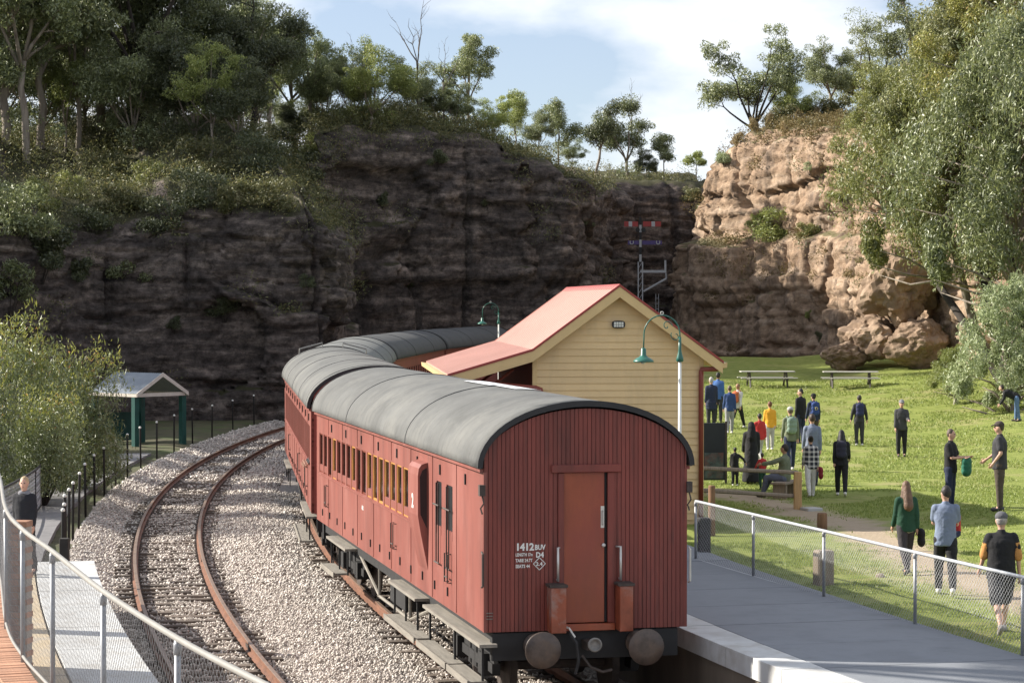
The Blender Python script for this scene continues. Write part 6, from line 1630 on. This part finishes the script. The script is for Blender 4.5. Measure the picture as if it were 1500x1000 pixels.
    for (p, J, k, jobs, hd, ht) in made:
        t = empty(p.name, p.loc, math.radians(p.face)); tag(t, p.label, 'person', p.group)
        for nm, (o, mt) in jobs.items():
            me = bpy.data.meshes.new_from_object(o.evaluated_get(dg)); me.name = nm; me.materials.clear()
            if nm == 'body':
                # fingers, eyes and mouth join the body mesh
                ex = MB(); ex.smooth = True
                for s_ in 'RL':
                    sd = 1 if s_ == 'R' else -1
                    w, d = J['w' + s_], J['d' + s_]; side = Vector((0, 1, 0)) - d * d.y; side = side.normalized() if side.length > .2 else Vector((1, 0, 0)); nrm = d.cross(side)
                    root = w + d * .085 * k
                    for i, ln in enumerate((.062, .072, .066, .05)):
                        r0 = root + side * (.027 - i * .018) * k; p1 = r0 + (d * .75 - nrm * .12 * sd).normalized() * ln * .55 * k; p2 = p1 + (d * .8 - nrm * .55 * sd).normalized() * ln * .5 * k
                        ex.tube([r0 - d * .03 * k, r0, p1, p2], [.009 * k, .0095 * k, .0085 * k, .006 * k], 6)
                    th = w + d * .03 * k + side * .03 * k; ex.tube([th - side * .02 * k, th + (side * .6 + d * .6) * .035 * k, th + (side * .55 + d * 1.2) * .055 * k], [.013 * k, .011 * k, .007 * k], 6)
                nsk = len(ex.f); ex.cur = 1
                for sd in (-1, 1): ex.sphere(hd + ht @ Vector((sd * .031, .083, .012)) * k, .012 * k, 8, 5)
                ex.cur = 2; ex.sphere(hd + ht @ Vector((0, .088, -.062)) * k, 1, 8, 5, (.022 * k, .008 * k, .006 * k))
                bm = bmesh.new(); bm.from_mesh(me); e2 = ex.mesh('ex', [SKIN[p.skin], m_eye, m_lip])
                bm.from_mesh(e2); bm.to_mesh(me); bm.free(); bpy.data.meshes.remove(e2)
                for q in (SKIN[p.skin], m_eye, m_lip): me.materials.append(q)
            else:
                me.materials.append(mt)
                n_ = len(me.vertices); V = np.empty(n_ * 3, np.float32); me.vertices.foreach_get('co', V); V = V.reshape(-1, 3); Nn = np.empty(n_ * 3, np.float32); me.vertices.foreach_get('normal', Nn); Nn = Nn.reshape(-1, 3)
                amp = .011 if nm in ('jacket', 'shirt', 'trousers', 'shorts', 'robe', 'coat_skirt') else .004
                f = fbm(V[:, 0] * 11 + p.loc[0], V[:, 1] * 11, V[:, 2] * 8, 3, 2) * amp * k - amp * .9 * np.clip(.35 - np.abs(vnoise(V[:, 0] * 7 + 3, V[:, 1] * 7, V[:, 2] * 13 + p.loc[1], 8)), 0, .35) * 2.2
                V += Nn * (np.maximum(f, -.0015) + amp * .55)[:, None]; me.vertices.foreach_set('co', V.ravel().astype(np.float32)); me.update()
            src = o.data; bpy.data.objects.remove(o); bpy.data.meshes.remove(src)
            link('shoe' if nm.startswith('shoe_') else nm, me, t)
C_ = cloth
navy = C_('navy cloth', (.02, .028, .06)); black = C_('black cloth', (.012, .012, .014)); charcoal = C_('charcoal cloth', (.035, .035, .04)); grey = C_('grey cloth', (.28, .28, .29)); ltgrey = C_('pale grey cloth', (.42, .41, .40)); yellow = C_('mustard yellow cloth', (.72, .36, .03)); olive = C_('olive grey cloth', (.15, .17, .11)); green_d = C_('bottle green cloth', (.012, .055, .03)); bluegrey = C_('blue grey cloth', (.17, .20, .27)); ltblue = C_('dusty blue cloth', (.17, .21, .30)); red = C_('red cloth', (.42, .03, .03)); maroon = C_('maroon cloth', (.22, .02, .03)); pink = C_('lilac pink cloth', (.62, .36, .52)); whitec = C_('white cloth', (.62, .60, .57)); denim = C_('denim', (.10, .17, .30)); bluejk = C_('royal navy jacket', (.03, .06, .17)); orange = C_('orange backpack cloth', (.50, .13, .05)); khaki = C_('dark khaki cloth', (.075, .058, .045)); tan_s = C_('tan sleeve cloth', (.5, .24, .07)); greenb = C_('green bag cloth', (.02, .13, .08)); plaid_w = None
def plaid():
    m = bpy.data.materials.new('black and white plaid'); m.use_nodes = True; N = m.node_tree.nodes; L = m.node_tree.links; b = N['Principled BSDF']; b.inputs['Roughness'].default_value = .9
    tc = N.new('ShaderNodeTexCoord'); fac = []
    for ax in ('X', 'Z'):
        w = N.new('ShaderNodeTexWave'); w.bands_direction = ax; w.inputs['Scale'].default_value = 2.6; L.new(tc.outputs['Object'], w.inputs['Vector'])
        r = N.new('ShaderNodeMapRange'); r.inputs[1].default_value = .62; r.inputs[2].default_value = .68; L.new(w.outputs['Fac'], r.inputs[0]); fac.append(r.outputs[0])
    a = N.new('ShaderNodeMath'); a.operation = 'ADD'; L.new(fac[0], a.inputs[0]); L.new(fac[1], a.inputs[1])
    h = N.new('ShaderNodeMath'); h.operation = 'MULTIPLY'; h.inputs[1].default_value = .5; L.new(a.outputs[0], h.inputs[0])
    x = N.new('ShaderNodeMixRGB'); x.inputs[1].default_value = (.018, .02, .03, 1); x.inputs[2].default_value = (.6, .58, .55, 1); L.new(h.outputs[0], x.inputs[0]); L.new(x.outputs[0], b.inputs['Base Color']); return m
def P_(px, pyf, pyh, **k):
    """stand a person whose feet and head rows are given; height follows from the distance"""
    q = lawn_hit(px, pyf); H = (pyf - pyh) * q.y / F
    return q, H
def stand(px, pyf, pyh, face, label, Hlim=(1.5, 1.9), **k):
    q, H = P_(px, pyf, pyh); H = min(max(H, Hlim[0]), Hlim[1]); person(q, H, face, label, **k)
def on_emblem(m, J, k):
    c = J['ch'] + Vector((0, -.305, -.06)) * k
    for a in np.linspace(0, 6.283, 10): m.sphere(c + Vector((.05 * math.cos(a), 0, .05 * math.sin(a))), .02, 6, 4)
# lawn group, far to near
stand(1042, 627, 545, 10, 'grey haired person in long navy coat beside the notice board', top=navy, bottom=charcoal, hairc=(.4, .38, .36), extras=[('coat_skirt', lambda m, J, k: [ell(m, J['pel'] + Vector((0, 0, -.06 - .09 * i)) * k, (.2 * k, .16 * k, .12 * k)) for i in range(3)], navy)])
stand(1052, 619, 540, -20, 'dark haired man in blue shirt behind the navy coat', top=C_('mid blue shirt', (.06, .14, .36)), bottom=charcoal, skin=1, hairc=(.02, .018, .015))
stand(1069, 635, 567, 5, 'person in blue jacket and grey trousers walking from the notice board', top=bluejk, bottom=grey, hairc=(.10, .07, .05), stride=.12, shoe=m_shoe_w)
stand(1081, 627, 562, -35, 'walker with orange backpack and black leggings', top=whitec, bottom=black, hairc=(.3, .16, .09), stride=.4, pack=orange, shoe=m_shoe_w)
stand(1128, 659, 590, 5, 'person in mustard yellow jacket and pale trousers', top=yellow, bottom=ltgrey, hairc=(.14, .05, .02), hair='short', stride=.1, shoe=m_shoe_w)
stand(1173, 650, 571, 40, 'young man in black suit turning his head', top=black, bottom=navy, hairc=(.012, .01, .01), headturn=.8)
stand(1158, 689, 598, 8, 'person in cap and olive jacket with grey green pack', top=olive, bottom=navy, cap=ltgrey, hairc=(.1, .07, .05), stride=.18, pack=C_('sage pack cloth', (.20, .27, .22)), shoe=m_shoe_w)
stand(1192, 652, 578, 12, 'person in cap with navy pack bearing a pale emblem', top=navy, bottom=khaki, cap=black, pack=C_('bright navy pack', (.03, .06, .20)), stride=.2, extras=[('emblem', on_emblem, C_('pale yellow print', (.6, .5, .2)))])
stand(1190, 712, 610, 0, 'person in grey blue jumper behind the plaid shirt', top=bluegrey, bottom=navy, hairc=(.05, .03, .02), stride=.1)
stand(1188, 728, 640, 5, 'person in black and white plaid shirt with white trousers and a red bag', top=plaid(), bottom=whitec, hairc=(.02, .015, .012), stride=.22, shoe=m_shoe_w, bag=(maroon, 'R', 0), hair='bun', vox=.018)
stand(1233, 727, 632, -8, 'long black haired woman in black with a dark backpack', top=black, bottom=black, hair='long', hairc=(.008, .008, .009), stride=-.25, shoe=m_shoe_w, pack=C_('ink backpack', (.03, .03, .05)), elbows=(.7, .3))
stand(1101, 708, 621, 0, 'woman in long black robe and headscarf holding a child by the hand', skirt=black, skin=1, hair='none', arms=(.15, .35))
stand(1077, 712, 657, 5, 'small child in black holding the robed woman\'s hand', Hlim=(.8, 1.2), top=black, bottom=black, skin=1, hair='bun', hairc=(.01, .01, .01), arms=((.2, .9), .2), shoe=m_shoe_w)
stand(1113, 676, 617, 20, 'person in red top beyond the robed woman', top=red, bottom=ltgrey, skin=1, hairc=(.02, .015, .01), stride=.3, shoe=m_shoe_w)
stand(1117, 717, 665, 20, 'small child in red beside the seated man', Hlim=(.9, 1.2), top=red, bottom=green_d, hairc=(.03, .02, .015), arms=((.4, .3), (.4, .3)), skin=1)
def sit(J, k, p):
    dz = J['pel'].z - .50 * k
    for q in J:
        if not q.startswith('d'): J[q] = J[q] - Vector((0, 0, dz))
    for s_, sd in (('R', 1), ('L', -1)):
        J['k' + s_] = J['h' + s_] + Vector((sd * .08, .43, .02 if sd < 0 else .03)) * k; J['a' + s_] = J['k' + s_] + Vector((sd * .02, .08 if sd < 0 else .22, -.42)) * k; J['a' + s_].z = max(.08, J['a' + s_].z)
q = lawn_hit(1150, 729)
person(q, 1.75, 62, 'man in open sage jacket and pink shirt sitting by the rail fence', top=olive, bottom=C_('slate trousers', (.10, .11, .15)), skin=1, hairc=(.03, .02, .015), pose=sit, arms=(.5, (1.2, .3)), elbows=(.4, .2), extras=[('pink_shirt', lambda m, J, k: capsule(m, J['wa'] + Vector((0, .075, 0)), J['ch'] + Vector((0, .06, .06)), .1 * k, .09 * k), pink)])
bs = MB(); bs.bbox(-.6, .6, -.2, .2, .36, .42, .01); bs.bbox(-.5, -.42, -.18, .18, -.1, .36, .01); bs.bbox(.42, .5, -.18, .18, -.1, .36, .01)
tag(bs.build('low_bench', m_wood, None, (q.x + .05, q.y, q.z), math.radians(62)), 'low timber bench under the seated man', 'bench')
stand(1259, 653, 581, 0, 'man in dark jacket with navy backpack alone on the lawn', top=charcoal, bottom=charcoal, hairc=(.03, .025, .02), pack=C_('indigo backpack', (.025, .03, .085)), shoe=m_shoe_w, arms=((0, .3), (0, .3)))
stand(1321, 669, 588, 175, 'person in grey cap and black jacket facing the station', top=C_('black sheen jacket', (.05, .05, .055)), bottom=black, cap=C_('grey cap', (.2, .2, .21)), hairc=(.05, .03, .02), arms=(.1, .5), elbows=(.2, 1.0), stride=.06)
stand(1393, 748, 632, -120, 'man in black t-shirt carrying a green jacket', top=black, bottom=navy, sleeve='short', hairc=(.10, .07, .05), arms=(.35, .35), elbows=((1.3, .3), (1.3, .3)), extras=[('held_jacket', lambda m, J, k: [ell(m, J['wR'].lerp(J['wL'], .5) + Vector((0, .03, -.1 - .1 * i)) * k, (.2 * k, .1 * k, .13 * k)) for i in range(3)], greenb)])
stand(1465, 749, 622, 75, 'man in cap, charcoal t-shirt and khaki trousers standing with hand on hip', top=charcoal, bottom=khaki, sleeve='short', cap=C_('dark brown cap', (.06, .045, .04)), hairc=(.05, .035, .025), girth=1.12, arms=((.25, .2), (-.15, .35)), elbows=((.7, .2), (.8, .3)))
stand(1328, 841, 707, 12, 'long haired woman in bottle green jumper with black bag', top=green_d, bottom=C_('dark patterned trousers', (.04, .035, .04)), hair='long', hairc=(.13, .07, .04), stride=.26, bag=(black, 'R', 0), extras=[('shirt_hem', lambda m, J, k: ell(m, J['pel'] + Vector((0, 0, -.09)) * k, (.185 * k, .14 * k, .05 * k)), whitec)], girth=1.05, vox=.016)
stand(1386, 873, 714, -8, 'man in dusty blue shirt and black trousers carrying a child', top=ltblue, bottom=black, sleeve='short', hairc=(.025, .02, .018), stride=-.32, arms=(.4, .5), elbows=((1.2, .2), (1.2, .2)), headturn=.5, shoe=m_shoe_w, vox=.016)
stand(1468, 930, 751, 0, 'man in grey cap, black tan sleeved shirt and dark shorts walking', top=black, bottom=charcoal, legs='short', sleeve='short', cap=C_('slate cap', (.10, .10, .11)), hair='short', hairc=(.3, .28, .26), stride=.38, girth=1.2, shoe=C_('grey sneaker', (.3, .28, .26)), arms=((-.1, .22), (.25, .22)), elbows=(.3, .35), extras=[('tan_sleeve_R', lambda m, J, k: capsule(m, J['sR'].lerp(J['eR'], .25), J['sR'].lerp(J['eR'], .98), .074 * k, .068 * k), tan_s), ('tan_sleeve_L', lambda m, J, k: capsule(m, J['sL'].lerp(J['eL'], .25), J['sL'].lerp(J['eL'], .98), .074 * k, .068 * k), tan_s)], vox=.016)
def bend(J, k, p): pass
stand(1490, 617, 572, 70, 'person in blue jeans bending down under the wattles', top=black, bottom=denim, hairc=(.03, .02, .015), lean=1.15, arms=(.35, .2), elbows=(.3, .4), stride=.08, Hlim=(1.65, 1.7))
# child carried by the man in the dusty blue shirt
qm, Hm = P_(1386, 873, 714)
def carried(J, k, p):
    for s_, sd in (('R', 1), ('L', -1)):
        J['k' + s_] = J['h' + s_] + Vector((sd * .10, .30, -.12)) * k; J['a' + s_] = J['k' + s_] + Vector((0, -.05, -.38)) * k
person((qm.x + .22, qm.y + .26, qm.z + .50), .95, 120, 'small child in red top carried on the man\'s arm', top=red, bottom=navy, hairc=(.06, .035, .02), pose=carried, arms=((1.5, .5), (.8, .4)), elbows=(.2, .5))
# walker on the left path
person((PX(35, 40.3), 40.3, .998), 1.66, 172, 'blonde woman in black coat walking along the left platform', top=C_('black coat', (.014, .015, .02)), bottom=charcoal, hairc=(.42, .30, .17), stride=.18, headturn=.05, extras=[('coat_skirt', lambda m, J, k: [ell(m, J['pel'] + Vector((0, 0, -.05 - .09 * i)) * k, (.2 * k, .165 * k, .12 * k)) for i in range(5)], C_('black coat', (.014, .015, .02))), ('collar', lambda m, J, k: capsule(m, J['nk'] - Vector((.05, 0, .02)), J['nk'] + Vector((.05, 0, -.02)), .075 * k, .075 * k), C_('grey fleece', (.2, .2, .22)))], group='people beside the tracks')
# passengers under the awning
for (x, y, lb, tp, bt, hc, fa) in [(-2.9, 58.5, 'passenger in pale blue top waiting under the station awning', C_('pale blue top', (.25, .33, .45)), navy, (.3, .2, .1), 90), (-2.5, 60.5, 'white haired passenger under the awning', charcoal, charcoal, (.6, .58, .55), 120), (-1.9, 57.0, 'passenger in bright blue jacket under the awning', C_('bright blue jacket', (.05, .09, .33)), black, (.05, .03, .02), 60), (-1.35, 57.3, 'passenger with pale scarf beside the bright blue jacket', whitec, charcoal, (.12, .07, .04), -30)]:
    person((x, y, .995), 1.72, fa, lb, top=tp, bottom=bt, hairc=hc, group='passengers under the awning')
build_people()
# passengers leaning out of the second coach
c2, Y2 = coaches[0]
def leaner(y, label, hc):
    M = c2.matrix_basis
    base = M @ Vector((-W2 + .52, Y2(y), 1.28))
    person(base, 1.6, math.degrees(c2.rotation_euler.z) + 90, label, top=charcoal, bottom=charcoal, hairc=hc, lean=.55, arms=(.5, .5), elbows=(.5, .5), group='passengers leaning from the train')
PEOPLE.clear()
leaner(1.13, 'pale haired passenger leaning from a window of the second coach', (.62, .55, .45)); leaner(1.79, 'second passenger leaning out beside the pale haired one', (.55, .5, .45))
build_people()
